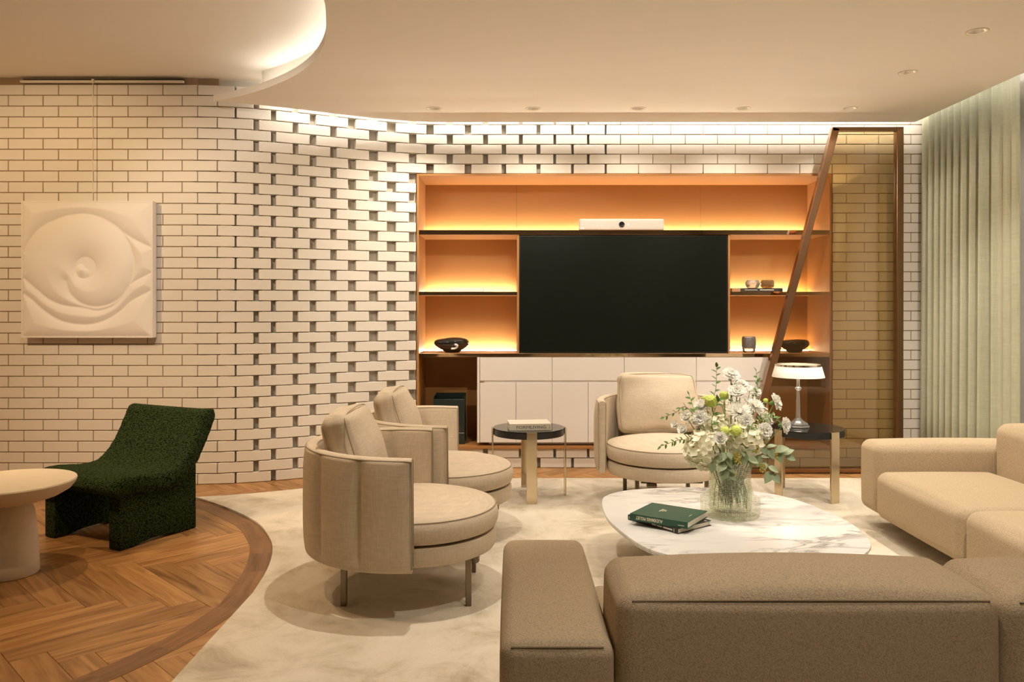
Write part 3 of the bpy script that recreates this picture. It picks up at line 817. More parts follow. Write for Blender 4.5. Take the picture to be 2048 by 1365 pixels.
# ================================================================== ROUND ARMCHAIRS  (faces local +x)
def shell_path(Rm, ext, n=110):
    pts = []
    for i in range(5): pts.append((ext*(1-i/5), -Rm, 0, -1))
    for i in range(n+1):
        a = -PI/2-PI*i/n; pts.append((Rm*math.cos(a), Rm*math.sin(a), math.cos(a), math.sin(a)))
    for i in range(1, 6): pts.append((ext*i/5, Rm, 0, 1))
    return pts
def rrect(t, z0, z1, r, n=5):
    """rounded rectangle profile in (radial offset, z)"""
    out = []
    for cx, cz, a0 in ((t-r, z1-r, 0), (-t+r, z1-r, PI/2), (-t+r, z0+r, PI), (t-r, z0+r, 3*PI/2)):
        for i in range(n+1):
            a = a0+PI/2*i/n; out.append((cx+r*math.cos(a), cz+r*math.sin(a)))
    return out
def make_armchair(label):
    t = thing('armchair', (0,0,0), label, 'armchair', 0, 'round beige armchairs on the rug')
    Rm, th, z0, z1, ext = .404, .026, .20, .662, .088
    path = shell_path(Rm, ext)
    # length along the shell, for the vertical channels
    S_ = [0]
    for a, b in zip(path[:-1], path[1:]): S_.append(S_[-1]+math.hypot(b[0]-a[0], b[1]-a[1]))
    tot = S_[-1]; nch = 7
    prof = []
    for k in range(10): prof.append((th, z0+.03+(z1-z0-.055)*k/9))        # outside, bottom to top
    base = rrect(th, z0, z1, .022)
    # reorder: rounded top and bottom plus subdivided sides
    top = [p for p in base if p[1] > (z0+z1)/2]; bot = [p for p in base if p[1] <= (z0+z1)/2]
    inner = [(-th, z1-.03-(z1-z0-.055)*k/9) for k in range(10)]
    prof = prof+top+inner+bot
    m = MB(); M_ = len(prof); vs_ = []
    for i, (x, y, nx, ny) in enumerate(path):
        u = (S_[i]/tot*nch) % 1.0
        dip = math.exp(-(min(u, 1-u)/.07)**2)
        puff = .018*(1-abs(2*u-1)**3)
        for d, z in prof:
            zz = (z-z0)/(z1-z0)
            k = max(0, 1-abs(2*zz-1)**4)
            dd = d+(( puff-.016*dip)*k if d > .01 else -(puff*.6-.004*dip)*k if d < -.01 else 0)
            dz = .012*math.sin(PI*S_[i]/tot) if z > .5 else 0           # back slightly higher
            vs_.append((x+nx*dd, y+ny*dd, z+dz))
    fs_ = []
    for i in range(len(path)-1):
        for k in range(M_): fs_.append((i*M_+k, (i+1)*M_+k, (i+1)*M_+(k+1) % M_, i*M_+(k+1) % M_))
    fs_.append(tuple(range(M_))); fs_.append(tuple(reversed(range((len(path)-1)*M_, len(path)*M_))))
    m.add(vs_, fs_); sh = m.build('curved_back', M_linen, t, math.radians(50))
    for side in (1, -1):
        pts = [(path[0][0]+.003, path[0][1]+path[0][3]*side*(th-.003), z0+.02)]
        pts += [(x+nx*side*(th-.002), y+ny*side*(th-.002), z1-.010+.012*math.sin(PI*S_[i]/tot)) for i, (x, y, nx, ny) in enumerate(path)]
        pts += [(path[-1][0]+.003, path[-1][1]+path[-1][3]*side*(th-.003), z0+.02)]
        MB().tube(pts, .0030, 6).build('piping', M_pipe, sh, SM)
    # seat base, cushion
    c = (.05, 0, 0)
    MB().lathe([(0,.2),(.345,.2),(.362,.207),(.368,.222),(.368,.270),(.360,.283),(0,.284)], 64, T(*c)).build('seat_base', M_linen, t, SM)
    prof = [(0,.286),(.340,.288),(.366,.298),(.376,.318),(.379,.340),(.376,.362),(.368,.381),(.360,.389),(.345,.395),(.28,.412),(.18,.428),(.08,.436),(0,.438)]
    sc = MB().lathe(prof, 64, T(*c)).build('seat_cushion', M_linen, t, SM)
    for z, r in ((.386, .3655),):
        MB().tube([(c[0]+r*math.cos(a*2*PI/64), r*math.sin(a*2*PI/64), z) for a in range(65)], .0024, 6, cap=False).build('piping', M_pipe, sc, SM)
    # back pillow, leaning on the shell
    Mp = T(-.215, .0, .615) @ R(-math.radians(17), 'Y')
    v, f = soft_box(.060, .262, .200, .045, (.052, .010, .012), n=14, k=5, jit=.020)
    pl = MB().add(v, f, Mp).build('back_pillow', M_linen, t, SM)
    for sx in (-1, 1):
        loop = [(sx*.050, yy, zz) for yy, zz in ((-.215,-.195),(0,-.202),(.215,-.195),(.252,-.16),(.258,0),(.248,.15),(.205,.184),(0,.194),(-.205,.184),(-.248,.15),(-.258,0),(-.252,-.16))]
        q = catmull(loop, 5, True); q.append(q[0])
        MB().tube(q, .0022, 6, Mp, cap=False).build('piping', M_pipe, pl, SM)
    # legs and swivel bar
    for lx in (-.225, .305):
        for ly in (-.215, .215):
            MB().box(lx-.0125, lx+.0125, ly-.0125, ly+.0125, .0, .1995).build('leg', M_legs, t, None, .002, 1)
        MB().box(lx-.009, lx+.009, -.19, .19, .183, .1995).build('cross_bar', M_legs, t)
    MB().tube([(.335,-.16,.176),(.335,-.10,.176)], .014, 12).build('swivel_knob', M_legs, t, SM)
    return t
ZR = .012
ch = make_armchair('round beige linen armchair nearest the camera, seen from its channelled back')
ch.location = (-.49, 3.62, ZR); ch.rotation_euler = (0, 0, 0)
c2 = copy_tree(ch); c2.location = (-.42, 4.50, ZR); c2['label'] = 'round beige linen armchair between the nearest armchair and the brick wall'
c3 = copy_tree(ch); c3.location = (.985, 5.235, ZR); c3.rotation_euler = (0, 0, -PI/2); c3['label'] = 'round beige linen armchair facing forward in front of the cabinet'

# ================================================================== ROUND SIDE TABLES
def make_side_table(label):
    t = thing('side_table', (0,0,0), label, 'side table', 0, 'round black topped side tables')
    MB().lathe([(0,.412),(.236,.412),(.239,.415),(.239,.452),(.236,.455),(0,.455)], 64).build('top_drum', M_blacklac, t, SM)
    MB().lathe([(0,.4555),(.238,.4555),(.240,.4575),(.238,.4595),(0,.4595)], 64).build('glass_top', M_blackglass, t, SM)
    for k in range(4):
        MB().box(.2395, .250, -.034, .034, 0, .460, R(k*PI/2, 'Z')).build('leg', M_brass, t, None, .0015, 1)
    return t
st = make_side_table('round black side table with a cream book on it'); st.location = (.113, 5.39, ZR); st.rotation_euler = (0, 0, .06)
s2_ = copy_tree(st); s2_.location = (1.985, 5.385, ZR); s2_.rotation_euler = (0, 0, math.radians(24)); s2_['label'] = 'round black side table carrying the glass table lamp'
for k, c in enumerate(s2_.children):
    if c.name.startswith('leg'): c.data = c.data
bw = slab_book('book', (.112, 5.335, .472), .275, .20, .044, .09, M_bookw, 'thick cream book lying on the black side table')
text_obj('spine_lettering', 'FORMLIVING', .026, M_ink, bw, T(.005,-.1004,.021) @ R(PI/2,'X'), .0002, 1.32)
MB().box(.125,.1275,-.1006,-.1001,.008,.034).build('spine_mark', M_ink, bw)

# ---- table lamp
lt = thing('table_lamp', (1.93, 5.395, .4715), 'clear table lamp with a white pleated shade on the right side table', 'lamp')
m = MB()
m.lathe([(0,0),(.074,0),(.078,.006),(.072,.012),(.066,.014),(.068,.020),(.060,.028),(.040,.040),(.024,.056),(.018,.064),(0,.064)], 8)
m.build('base', M_clear, lt, math.radians(20))
MB().lathe([(0,.0645),(.016,.0645),(.0145,.12),(.012,.20),(.010,.245),(.014,.250),(.022,.258),(.022,.264),(.013,.272),(.012,.282),(.010,.33),(.009,.36),(0,.36)], 24).build('stem', M_clear, lt, SM)
MB().lathe([(.169,.338),(.148,.412),(.1465,.412),(.1675,.338),(.169,.338)], 180, None, rfun=lambda a, z: 1+.008*math.cos(90*a)).build('shade', M_shade, lt, math.radians(80))
MB().lathe([(.149,.412),(.149,.424),(.144,.424),(.144,.412),(.149,.412)], 72).build('shade_ring', M_chrome, lt, SM)
MB().lathe([(0,.400),(.145,.400),(.145,.404),(0,.404)], 48).build('diffuser', M_shade, lt, SM)
d = bpy.data.lights.new('lamp_bulb', 'POINT'); d.energy = 1.6; d.color = WARM; d.shadow_soft_size = .03
lo = bpy.data.objects.new('lamp_bulb', d); COL.objects.link(lo); lo.parent = lt; lo.location = (0, 0, .375)
MB().tube(catmull([(-.07,.02,.006),(-.12,.01,.045),(-.17,-.02,.035),(-.215,-.06,.008)], 6), .0018, 6).build('cord', M_clear, lt)

# ================================================================== MARBLE COFFEE TABLE
out = [(0.465,4.147),(0.515,4.312),(0.653,4.429),(0.915,4.491),(1.109,4.485),(1.332,4.400),(1.49,4.211),(1.581,3.852),(1.577,3.596),(1.533,3.415),(1.455,3.291),(1.325,3.19),(1.06,3.126),(0.83,3.15),(0.662,3.251),(0.561,3.373),(0.497,3.596),(0.455,3.852)]
cxy = (1.02, 3.80)
ctb = thing('coffee_table', (cxy[0], cxy[1], ZR), 'low pebble shaped white marble coffee table in front of the sofa', 'coffee table')
pb = [(x-cxy[0], y-cxy[1]) for x, y in catmull(out, 6, True)][::-1]
n = len(pb)
m = MB(); lay = [(.955, .226), (.988, .236), (1.0, .250), (.997, .257), (.990, .258)]
vs_ = []
for s, z in lay: vs_ += [(x*s, y*s, z) for x, y in pb]
fs_ = [tuple(range(n-1, -1, -1)), tuple((len(lay)-1)*n+i for i in range(n))]
for k in range(len(lay)-1): fs_ += [(k*n+i, k*n+(i+1) % n, (k+1)*n+(i+1) % n, (k+1)*n+i) for i in range(n)]
m.add(vs_, fs_); m.build('marble_top', mat_marble(), ctb, SM)
for (lx, ly) in ((-.22,.2),(.25,.25),(.1,-.3)):
    MB().lathe([(0,0),(.07,0),(.07,.225),(0,.225)], 32, T(lx, ly, 0)).build('leg', M_bronze, ctb, SM)
ZT = ZR+.2585
# ---- books on it
bl = slab_book('book', (.7365+.018, 3.686+.02, ZT), .306, .232, .024, math.radians(-52.3), M_bookk, 'black covered book lying underneath the green book')
bl.location = (.7365, 3.755, ZT)
for a, b in ((-.145,-.142),(-.137,-.134)): MB().box(a, b, -.1167, -.1160, .006, .018).build('spine_numeral', M_foil, bl)
for a, b, c_, d_ in ((.0,.026,.010,.014),(.032,.060,.010,.014),(.068,.122,.009,.015),(.130,.1325,.004,.020)): MB().box(a, b, -.1167, -.1160, c_, d_).build('spine_lettering', M_foil, bl)
MB().box(.135,.150,.085,.092,.0241,.0245).build('cover_lettering', M_foil, bl)
bg = slab_book('book', (.732, 3.732, ZT+.0243), .281, .244, .031, math.radians(-34.2), M_bookg, 'dark green hardback book lying on top of the black one', th=.0035)
# spine letters stand on their heads as in the picture
text_obj('spine_lettering', 'AUDEMARS PIGUET', .021, M_foil, bg, T(-.045,-.1222,.016) @ R(PI/2,'X') @ R(PI,'Z'), .0002, .72, bold=.0004)
MB().box(.095,.125,-.1224,-.1221,.011,.0135).build('spine_mark', M_foil, bg)
for i, (wd, yy) in enumerate(((.05,.03),(.036,.045),(.022,.062))): MB().box(-.045+i*.011, -.039+i*.011, -.01-wd/2+.02, -.01+wd/2+.02, .0311, .0314).build('cover_lettering', M_foil, bg)
MB().box(.105,.1085,-.02,.012,.0311,.0314).build('cover_mark', M_foil, bg)

# ================================================================== WHITE PEDESTAL TABLE
t = thing('pedestal_table', (-2.42, 3.84, .0015), 'cream stone pedestal table with a round dished top', 'side table')
MB().lathe([(0,.345),(.10,.345),(.16,.352),(.225,.372),(.270,.398),(.290,.425),(.295,.440),(.292,.446),(.285,.447),(0,.447)], 72).build('table_top', M_stone, t, SM)
MB().lathe([(0,0),(.130,0),(.134,.006),(.132,.06),(.128,.15),(.121,.24),(.112,.30),(.104,.325),(.092,.3445),(0,.3445)], 64).build('pedestal', M_stone, t, SM)

# ================================================================== GREEN BOUCLE CHAIR (local +x = forward, local y = across)
gc = thing('slipper_chair', (-2.215, 4.556, .0015), 'dark green boucle slipper chair with a swooping seat', 'chair', math.atan2(-.9,-.437))
HW = .335
def fuzz(p, a=.0045, s=55):
    return a*noise.noise(Vector(p)*s)
cl = catmull([(.275,.333),(.20,.338),(.11,.328),(.03,.318),(-.05,.319),(-.12,.343),(-.185,.395),(-.24,.470),(-.285,.550),(-.325,.632)], 7)
nc = len(cl); hth = .050; nrm = []; acc = [0]
for i_, p in enumerate(cl):
    a = np.array(cl[max(0, i_-1)]); b = np.array(cl[min(nc-1, i_+1)]); tt = (b-a)/np.linalg.norm(b-a); nrm.append((tt, np.array([tt[1], -tt[0]])))
    if i_: acc.append(acc[-1]+math.dist(cl[i_-1], p))
nw = 70; V2 = []; fs_ = []
ends = [0, .006, .016, .028, .040]
row = []                                   # (centre, tangent, normal, half thickness)
for e in ends[:-1]:
    row.append((np.array(cl[0])-nrm[0][0]*(hth-e-.002), nrm[0][1], hth*math.sqrt(max(.02, 1-((hth-e)/hth)**2))))
for i_ in range(nc): row.append((np.array(cl[i_]), nrm[i_][1], hth))
for e in ends[:-1][::-1]:
    row.append((np.array(cl[-1])+nrm[-1][0]*(hth-e-.002), nrm[-1][1], hth*math.sqrt(max(.02, 1-((hth-e)/hth)**2))))
nr = len(row); ys_ = []
for i_ in range(nw+1):
    s_ = i_/nw; ys_.append(-HW*math.cos(PI*s_)*.5+HW*(2*s_-1)*.5)
for y in ys_:
    d = HW-abs(y); edge_ = max(.05, 1-max(0, (hth*.8-d)/(hth*.8))**3.2)**(1/3.2) if d < hth else 1
    dish = -.012*(1-(y/HW)**2)
    for side in (1, -1):
        for (c_, n_, h_) in row:
            n2 = n_ if n_[1] > 0 or n_[0] > 0 else -n_
            q = c_+n2*side*h_*edge_
            f_ = fuzz((q[0], y, q[1])); q = q+n2*side*(f_+dish*.6)
            V2.append((q[0], y+(.004*noise.noise(Vector((q[0], q[1], y))*60) if d < .02 else 0), q[1]))
w2 = 2*nr
for i_ in range(nw):
    for sd in (0, 1):
        for k in range(nr-1):
            a = i_*w2+sd*nr+k; fs_.append((a, a+w2, a+w2+1, a+1))
    for k in (0, nr-1):
        a = i_*w2+k; fs_.append((a, a+w2, a+w2+nr, a+nr))
for base in (0, nw*w2):
    for k in range(nr-1): fs_.append((base+k, base+k+1, base+nr+k+1, base+nr+k))
MB().add(V2, fs_).build('seat_shell', M_green, gc, math.radians(60))
def under(x):
    L = [(.304,.30),(.21,.29),(0,.278),(-.095,.285),(-.165,.31),(-.225,.36),(-.275,.425)]
    for (a, b), (c_, d_) in zip(L[:-1], L[1:]):
        if c_ <= x <= a: return d_+(b-d_)*(x-c_)/(a-c_)
    return .3
for s in (-1, 1):
    xs_ = [-.245+.505*i/30 for i in range(31)]
    pr = [(x, under(x)+.012) for x in xs_]+[(x, .016*max(0, 1-((x-.02)/.15)**2)) for x in xs_[::-1]]
    m = MB(); n = len(pr); y0_, y1_ = s*.262-.044, s*.262+.044
    ny = 8; vs_ = []
    for j in range(ny+1):
        yy = y0_+(y1_-y0_)*j/ny
        for x, z in pr:
            vs_.append((x+fuzz((x, yy, z))*(1 if abs(x) > .2 else 0), yy+(fuzz((z, x, yy)) if j in (0, ny) else 0), z))
    fs_ = [(j*n+k, (j+1)*n+k, (j+1)*n+(k+1) % n, j*n+(k+1) % n) for j in range(ny) for k in range(n)]
    for base in (0, ny*n):      # side faces as a ladder of quads
        for k in range(30):
            q = (base+k, base+k+1, base+n-2-k, base+n-1-k); fs_.append(q)
    m.add(vs_, fs_); m.build('side_leg', M_green, gc, SM, .012, 2)

# ================================================================== SOFAS
def cushion(name, x0, x1, y0_, y1_, z0, z1, r, bulge, par, ox, seamz=None, n=12):
    a, b, c_ = (x1-x0)/2, (y1_-y0_)/2, (z1-z0)/2
    v, f = soft_box(a, b, c_, r, bulge, n=n, k=5)
    return MB().add(v, f, T((x0+x1)/2-ox[0], (y0_+y1_)/2-ox[1], (z0+z1)/2-ox[2])).build(name, M_boucle, par, SM)
def seam(pts, par, ox, r=.0028):
    MB().tube([(p[0]-ox[0], p[1]-ox[1], p[2]-ox[2]) for p in pts], r, 6).build('seam', M_seam, par, SM)
ox = (1.0, 2.2, ZR)
sf = thing('sofa', ox, 'beige boucle sofa in the foreground seen from behind', 'sofa')
a_ = cushion('armrest', -.028, .232, 1.790, 2.62, .09, .528, .036, (.004,.006,.012), sf, ox)
b1 = cushion('backrest', .240, 1.112, 1.800, 2.12, .09, .630, .042, (.010,.008,.036), sf, ox)
b2 = cushion('backrest', 1.120, 2.02, 1.800, 2.12, .09, .626, .042, (.010,.008,.036), sf, ox)
s1 = cushion('seat_cushion', .240, 1.112, 2.126, 2.66, .09, .37, .05, (.01,.015,.02), sf, ox)
s2s = cushion('seat_cushion', 1.120, 2.0, 2.126, 2.66, .09, .37, .05, (.01,.015,.02), sf, ox)
def seam_row(x0, x1, y, z, lift, par):
    seam([(x0+(x1-x0)*k/12, y-.002*(1-(2*k/12-1)**2), z+lift*(1-(2*k/12-1)**2)) for k in range(13)], par, ox, .0022)
seam_row(.272, 1.082, 1.8118, .6172, .002, b1); seam_row(1.150, 1.99, 1.8118, .6132, .002, b2); seam_row(-.002, .206, 1.8000, .5172, .001, a_)
MB().box(-.9, .98, -.33, .40, 0, .0785).build('plinth', M_dark, sf)
ox = (2.55, 3.6, ZR)
sr = thing('sofa', ox, 'beige boucle sofa along the right side below the curtain', 'sofa')
cushion('armrest', 2.060, 3.02, 4.505, 4.755, .10, .505, .052, (.008,.006,.012), sr, ox)
cushion('backrest', 2.70, 3.03, 3.625, 4.500, .12, .632, .06, (.012,.008,.02), sr, ox)
cushion('backrest', 2.70, 3.03, 2.70, 3.615, .12, .632, .06, (.012,.008,.02), sr, ox)
cushion('seat_cushion', 2.035, 2.695, 3.625, 4.498, .10, .362, .055, (.012,.006,.018), sr, ox)
cushion('seat_cushion', 2.030, 2.695, 2.70, 3.615, .10, .372, .06, (.012,.010,.016), sr, ox)
MB().box(-.20, .42, -.82, .95, 0, .0885).build('plinth', M_dark, sr)

# ================================================================== VASE AND FLOWERS
VX, VY = 1.063, 3.90
vz = thing('glass_vase', (VX, VY, ZT), 'hobnail clear glass vase with a wide foot holding white flowers', 'vase')
MB().lathe([(0,.0),(.132,.0),(.140,.006),(.1425,.05),(.1425,.084),(.139,.087),(.132,.088),(.118,.094),(.108,.110),(.102,.150),(.099,.200),(.098,.262),(.095,.264),(.092,.262),(.094,.2),(.097,.150),(.101,.112),(.100,.03),(0,.02)], 72).build('body', M_vaseglass, vz, SM)
M_water = bpy.data.materials.new('water'); M_water.use_nodes = True; nt = M_water.node_tree; nt.nodes.remove(nt.nodes['Principled BSDF'])
tr_ = nt.nodes.new('ShaderNodeBsdfTransparent'); tr_.inputs[0].default_value = (.95,.97,.90,1); nt.links.new(tr_.outputs[0], nt.nodes['Material Output'].inputs[0])
MB().lathe([(0,.024),(.095,.026),(.095,.105),(.091,.150),(0,.150)], 48).build('water', M_water, vz, SM)
m = MB(); rnd = random.Random(3)
for i in range(60):
    a = rnd.uniform(0, 2*PI); r = rnd.uniform(.01, .088)
    x, y = r*math.cos(a), r*math.sin(a)
    m.tube([(x, y, rnd.uniform(.03,.07)), (x*.9+rnd.uniform(-.012,.012), y*.9, .12), (x*.75, y*.75, rnd.uniform(.16,.21))], .0016, 4)
o = m.build('fern_strands', M_stem, vz, SM); tag(o, kind='stuff')
SK = .0024375                              # metres per photo pixel at the vase
def bp(px, py, dy=0): return Vector(((px-1024)*.0024375*(1+dy/VY), VY+dy, 1.286-(py-613)*SK*(1+dy/VY)))
NECK = Vector((VX, VY, ZT+.24))
def stem_pts(head, sag=.03):
    base = Vector((VX+(head.x-VX)*.16, VY+(head.y-VY)*.16, ZT+.10))
    mid = Vector((VX+(head.x-VX)*.42, VY+(head.y-VY)*.42, ZT+.27))
    return catmull([tuple(base), tuple(mid), tuple(head.lerp(mid, .4)+Vector((0,0,.004))), tuple(head)], 5)
def petal(m, M, L, wd, curl=.3, nl=4, nw=2, wav=0):
    vs_ = []; fs_ = []
    for i in range(nl+1):
        t = i/nl; wv = wd*math.sin(PI*min(.98, .12+.80*t))**.8
        for j in range(-nw, nw+1):
            s = j/nw
            vs_.append((L*t, s*wv, curl*L*t*t+abs(s)*wv*.25+wav*math.sin(j*2.1+i)*t))
    k = 2*nw+1
    for i in range(nl):
        for j in range(k-1): fs_.append((i*k+j, i*k+j+1, (i+1)*k+j+1, (i+1)*k+j))
    m.add(vs_, fs_, M)
def frame(d):
    d = Vector(d).normalized(); return d.to_track_quat('Z', 'Y').to_matrix().to_4x4()
def new_flower(name, head, label, cat, group, stem=True, mat=None):
    base = Vector((VX+(head.x-VX)*.16, VY+(head.y-VY)*.16, ZT+.10))
    t = thing(name, base, label, cat, 0, group)
    if stem:
        MB().tube([Vector(p)-base for p in stem_pts(head)], .0022, 6).build('stem', mat or M_stem, t, SM)
    return t, base
def out_dir(head): return (head-Vector((VX, VY, ZT+.30))).normalized()
def hydrangea(px, py, dy, r, label, mat, n=64):
    head = bp(px, py, dy); t, base = new_flower('hydrangea', head, label, 'flower', 'hydrangeas in the vase')
    rnd = random.Random(int(px)); m = MB(); m2 = MB()
    for i in range(n):
        z = 1-2*(i+.5)/n; a = i*2.39996
        d = Vector((math.sqrt(1-z*z)*math.cos(a), math.sqrt(1-z*z)*math.sin(a), z))
        p = head-base+d*r*rnd.uniform(.86, 1.06)
        F = T(*p) @ frame((d+Vector((rnd.uniform(-.5,.5),rnd.uniform(-.5,.5),rnd.uniform(-.5,.5)))).normalized()) @ R(rnd.uniform(0,6), 'Z')
        for k in range(4): petal(m, F @ R(k*PI/2, 'Z'), r*.25, r*.15, .28, 3, 1)
        m2.tube([F @ Vector((0,0,-r*.25)), F @ Vector((0,0,.002))], .0016, 4)
    MB().lathe([(0,-r*.7),(r*.5,-r*.5),(r*.7,0),(r*.5,r*.5),(0,r*.7)], 12, T(*(head-base))).build('flower_core', P('flower_core', (.55,.52,.24), .8), t, SM)
    o = m.build('florets', mat, t, PI, fixn=False); tag(o, kind='stuff')
    m2.build('floret_centres', M_lime, t)
def carnation(px, py, dy, r, label, dirv=None, green=True):
    head = bp(px, py, dy); t, base = new_flower('carnation', head, label, 'flower', 'white carnations in the vase')
    d = Vector(dirv).normalized() if dirv else (out_dir(head)+Vector((0,-.5,.1))).normalized()
    rnd = random.Random(int(px*3+py)); F = T(*(head-base)) @ frame(d); m = MB()
    for ring, (n, el, L) in enumerate(((11,.12,1.0),(10,.42,.92),(8,.75,.8),(6,1.05,.66),(4,1.35,.5))):
        for k in range(n):
            a = 2*PI*k/n+ring*.4+rnd.uniform(-.15,.15)
            M_ = F @ R(a,'Z') @ R(-el+rnd.uniform(-.12,.12),'Y')
            petal(m, M_, 1.2*r*L*rnd.uniform(.9,1.08), r*.46, .12, 5, 3, r*.09)
    m.build('petals', M_petal, t, PI, fixn=False)
    MB().lathe([(0,-r*.75),(r*.16,-r*.7),(r*.26,-r*.35),(r*.30,-.02*r),(0,0)], 12, F).build('calyx', M_stem, t, SM)
def chrysanthemum(px, py, dy, r, label):
    head = bp(px, py, dy); t, base = new_flower('chrysanthemum', head, label, 'flower', 'white chrysanthemums in the vase')
    d = (out_dir(head)+Vector((0,-.5,.2))).normalized(); F = T(*(head-base)) @ frame(d); m = MB(); rnd = random.Random(int(px+py))
    for ring in range(8):
        n = 26-2*ring; el = -.05+ring*.19
        for k in range(n):
            M_ = F @ R(2*PI*k/n+ring*.3,'Z') @ R(-el+rnd.uniform(-.08,.08),'Y')
            petal(m, M_, r*(1-.055*ring)*rnd.uniform(.88,1.05), r*.07, .22, 3, 1)
    o = m.build('petals', M_petal, t, PI, fixn=False); tag(o, kind='stuff')
    MB().lathe([(0,-r*.2),(r*.3,-r*.12),(r*.3,.0),(0,r*.1)], 12, F).build('flower_base', M_stem, t, SM)
def rose(px, py, dy, r, label):
    head = bp(px, py, dy); t, base = new_flower('lisianthus', head, label, 'flower', 'round white blossoms in the vase')
    d = (out_dir(head)+Vector((0,-.7,.3))).normalized(); F = T(*(head-base)) @ frame(d); m = MB()
    for ring, (n, el, L) in enumerate(((6,.45,1.0),(5,.8,.9),(5,1.05,.75),(4,1.3,.6),(3,1.45,.45))):
        for k in range(n): petal(m, F @ R(2*PI*k/n+ring*.6,'Z') @ R(-el,'Y'), r*L, r*.5, .25, 4, 2, r*.03)
    m.build('petals', M_petal, t, PI, fixn=False)
def lime_bud(px, py, dy, r, label):
    head = bp(px, py, dy); t, base = new_flower('green_bud', head, label, 'flower', 'lime green buds in the vase')
    v = MB(); v.lathe([(0,-r),(r*.6,-r*.8),(r*.95,-r*.3),(r*.98,r*.2),(r*.7,r*.75),(r*.2,r*.98),(0,r*.9)], 30, T(*(head-base)) @ frame(out_dir(head)+Vector((0,-.3,0))), rfun=lambda a, z: 1+.06*math.cos(10*a))
    v.build('bud', M_lime, t, SM)
leaf_cache = {}
def leaf_mesh(L, wd, mat, curl=-.12):
    key = (round(L,3), round(wd,3), mat.name)
    if key not in leaf_cache:
        m = MB(); n = 7; vs_ = []; fs_ = []
        for i in range(n+1):
            t = i/n; wv = wd*math.sin(PI*(.04+.94*t)**.8)
            for j in range(-2, 3): s = j/2; vs_.append((L*t, s*wv, curl*L*t*t+abs(s)*wv*.22))
        for i in range(n):
            for j in range(4): fs_.append((i*5+j, i*5+j+1, (i+1)*5+j+1, (i+1)*5+j))
        m.add(vs_, fs_); k = len(vs_)
        m.add([(x, y, z-.0006) for x, y, z in vs_], [tuple(reversed(f)) for f in fs_])
        leaf_cache[key] = m.mesh('leaf', mat, PI, fixn=False)
    return leaf_cache[key]
def sprig(name, ends, label, cat, leaves, L, wd, mat, group=None, stemmat=None, seed=0, start=.45, droop=.3):
    """ends: photo points the stem passes through after leaving the neck"""
    rnd = random.Random(seed)
    base = Vector((VX, VY, ZT+.18))
    t = thing(name, base, label, cat, 0, group)
    P_ = [(0,0,0)]+[tuple(bp(*e)-base) for e in ends]
    pts = catmull(P_, 6)
    MB().tube(pts, [.0022*(1-.6*i/len(pts)) for i in range(len(pts))], 5).build('stem', stemmat or M_stem, t, SM)
    me = leaf_mesh(L, wd, mat)
    for i in range(leaves):
        u = start+(1-start)*i/max(1, leaves-1); k = min(len(pts)-2, int(u*(len(pts)-1)))
        p = Vector(pts[k]); d = (Vector(pts[k+1])-p).normalized()
        side = d.cross(Vector((0,-1,.3))).normalized()*(1 if i % 2 else -1)
        if i == leaves-1: side *= .05; p = Vector(pts[-1])
        v = (d*rnd.uniform(.5,.9)+side*rnd.uniform(.6,1.0)+Vector((rnd.uniform(-.2,.2), rnd.uniform(-.5,0), rnd.uniform(-droop,droop*.3)))).normalized()
        q = v.to_track_quat('X', 'Z').to_matrix().to_4x4()
        o = link('leaf', me, t); s = rnd.uniform(.75, 1.15)
        # the blade faces the viewer side as well as the sky
        o.matrix_local = T(*p) @ q @ R(rnd.uniform(.3,1.1)*(1 if v.x > 0 else -1),'X') @ Matrix.Scale(s, 4)
    return t
hydrangea(1408, 900, -.10, .088, 'large cream hydrangea low on the left side of the bouquet', M_petalc, 110)
hydrangea(1490, 880, -.13, .078, 'cream hydrangea in the middle above the vase neck', M_petalc, 95)
hydrangea(1432, 855, -.06, .062, 'smaller cream hydrangea just above the large one', M_petalc, 70)
chrysanthemum(1478, 826, -.08, .066, 'broad white chrysanthemum in the centre of the bouquet')
chrysanthemum(1510, 815, -.05, .052, 'white chrysanthemum right of the central broad one')
chrysanthemum(1405, 815, -.03, .050, 'white chrysanthemum on the upper left of the bouquet')
chrysanthemum(1528, 838, .0, .050, 'white chrysanthemum on the right behind the carnations')
rose(1441, 879, -.21, .040, 'round white blossom between the two hydrangeas')
rose(1375, 838, -.05, .036, 'white blossom on the left edge of the bouquet'); rose(1368, 862, -.07, .034, 'lowest white blossom on the far left edge'); rose(1352, 852, -.04, .026, 'small white blossom furthest to the left')
carnation(1462, 752, .0, .038, 'white carnation standing highest in the bouquet', (.1,-.55,.8))
carnation(1474, 786, -.05, .040, 'white carnation below the highest one', (-.1,-.6,.7))
carnation(1482, 772, .04, .032, 'white carnation just behind the second highest one', (.2,-.4,.9))
carnation(1508, 785, .02, .030, 'white carnation at the upper right of the bouquet', (.3,-.5,.8))
carnation(1549, 805, -.02, .038, 'white carnation on a long bare stem to the right', (.8,-.5,.35))
carnation(1567, 851, -.04, .036, 'white carnation furthest right beside the lamp base', (.75,-.65,.1))
carnation(1527, 862, -.14, .036, 'white carnation low on the right side', (.45,-.85,.2))
carnation(1492, 842, -.15, .030, 'small white carnation in front of the central chrysanthemum', (.1,-.9,.3))
carnation(1400, 838, -.10, .034, 'white carnation on the left above the large hydrangea', (-.4,-.8,.4))
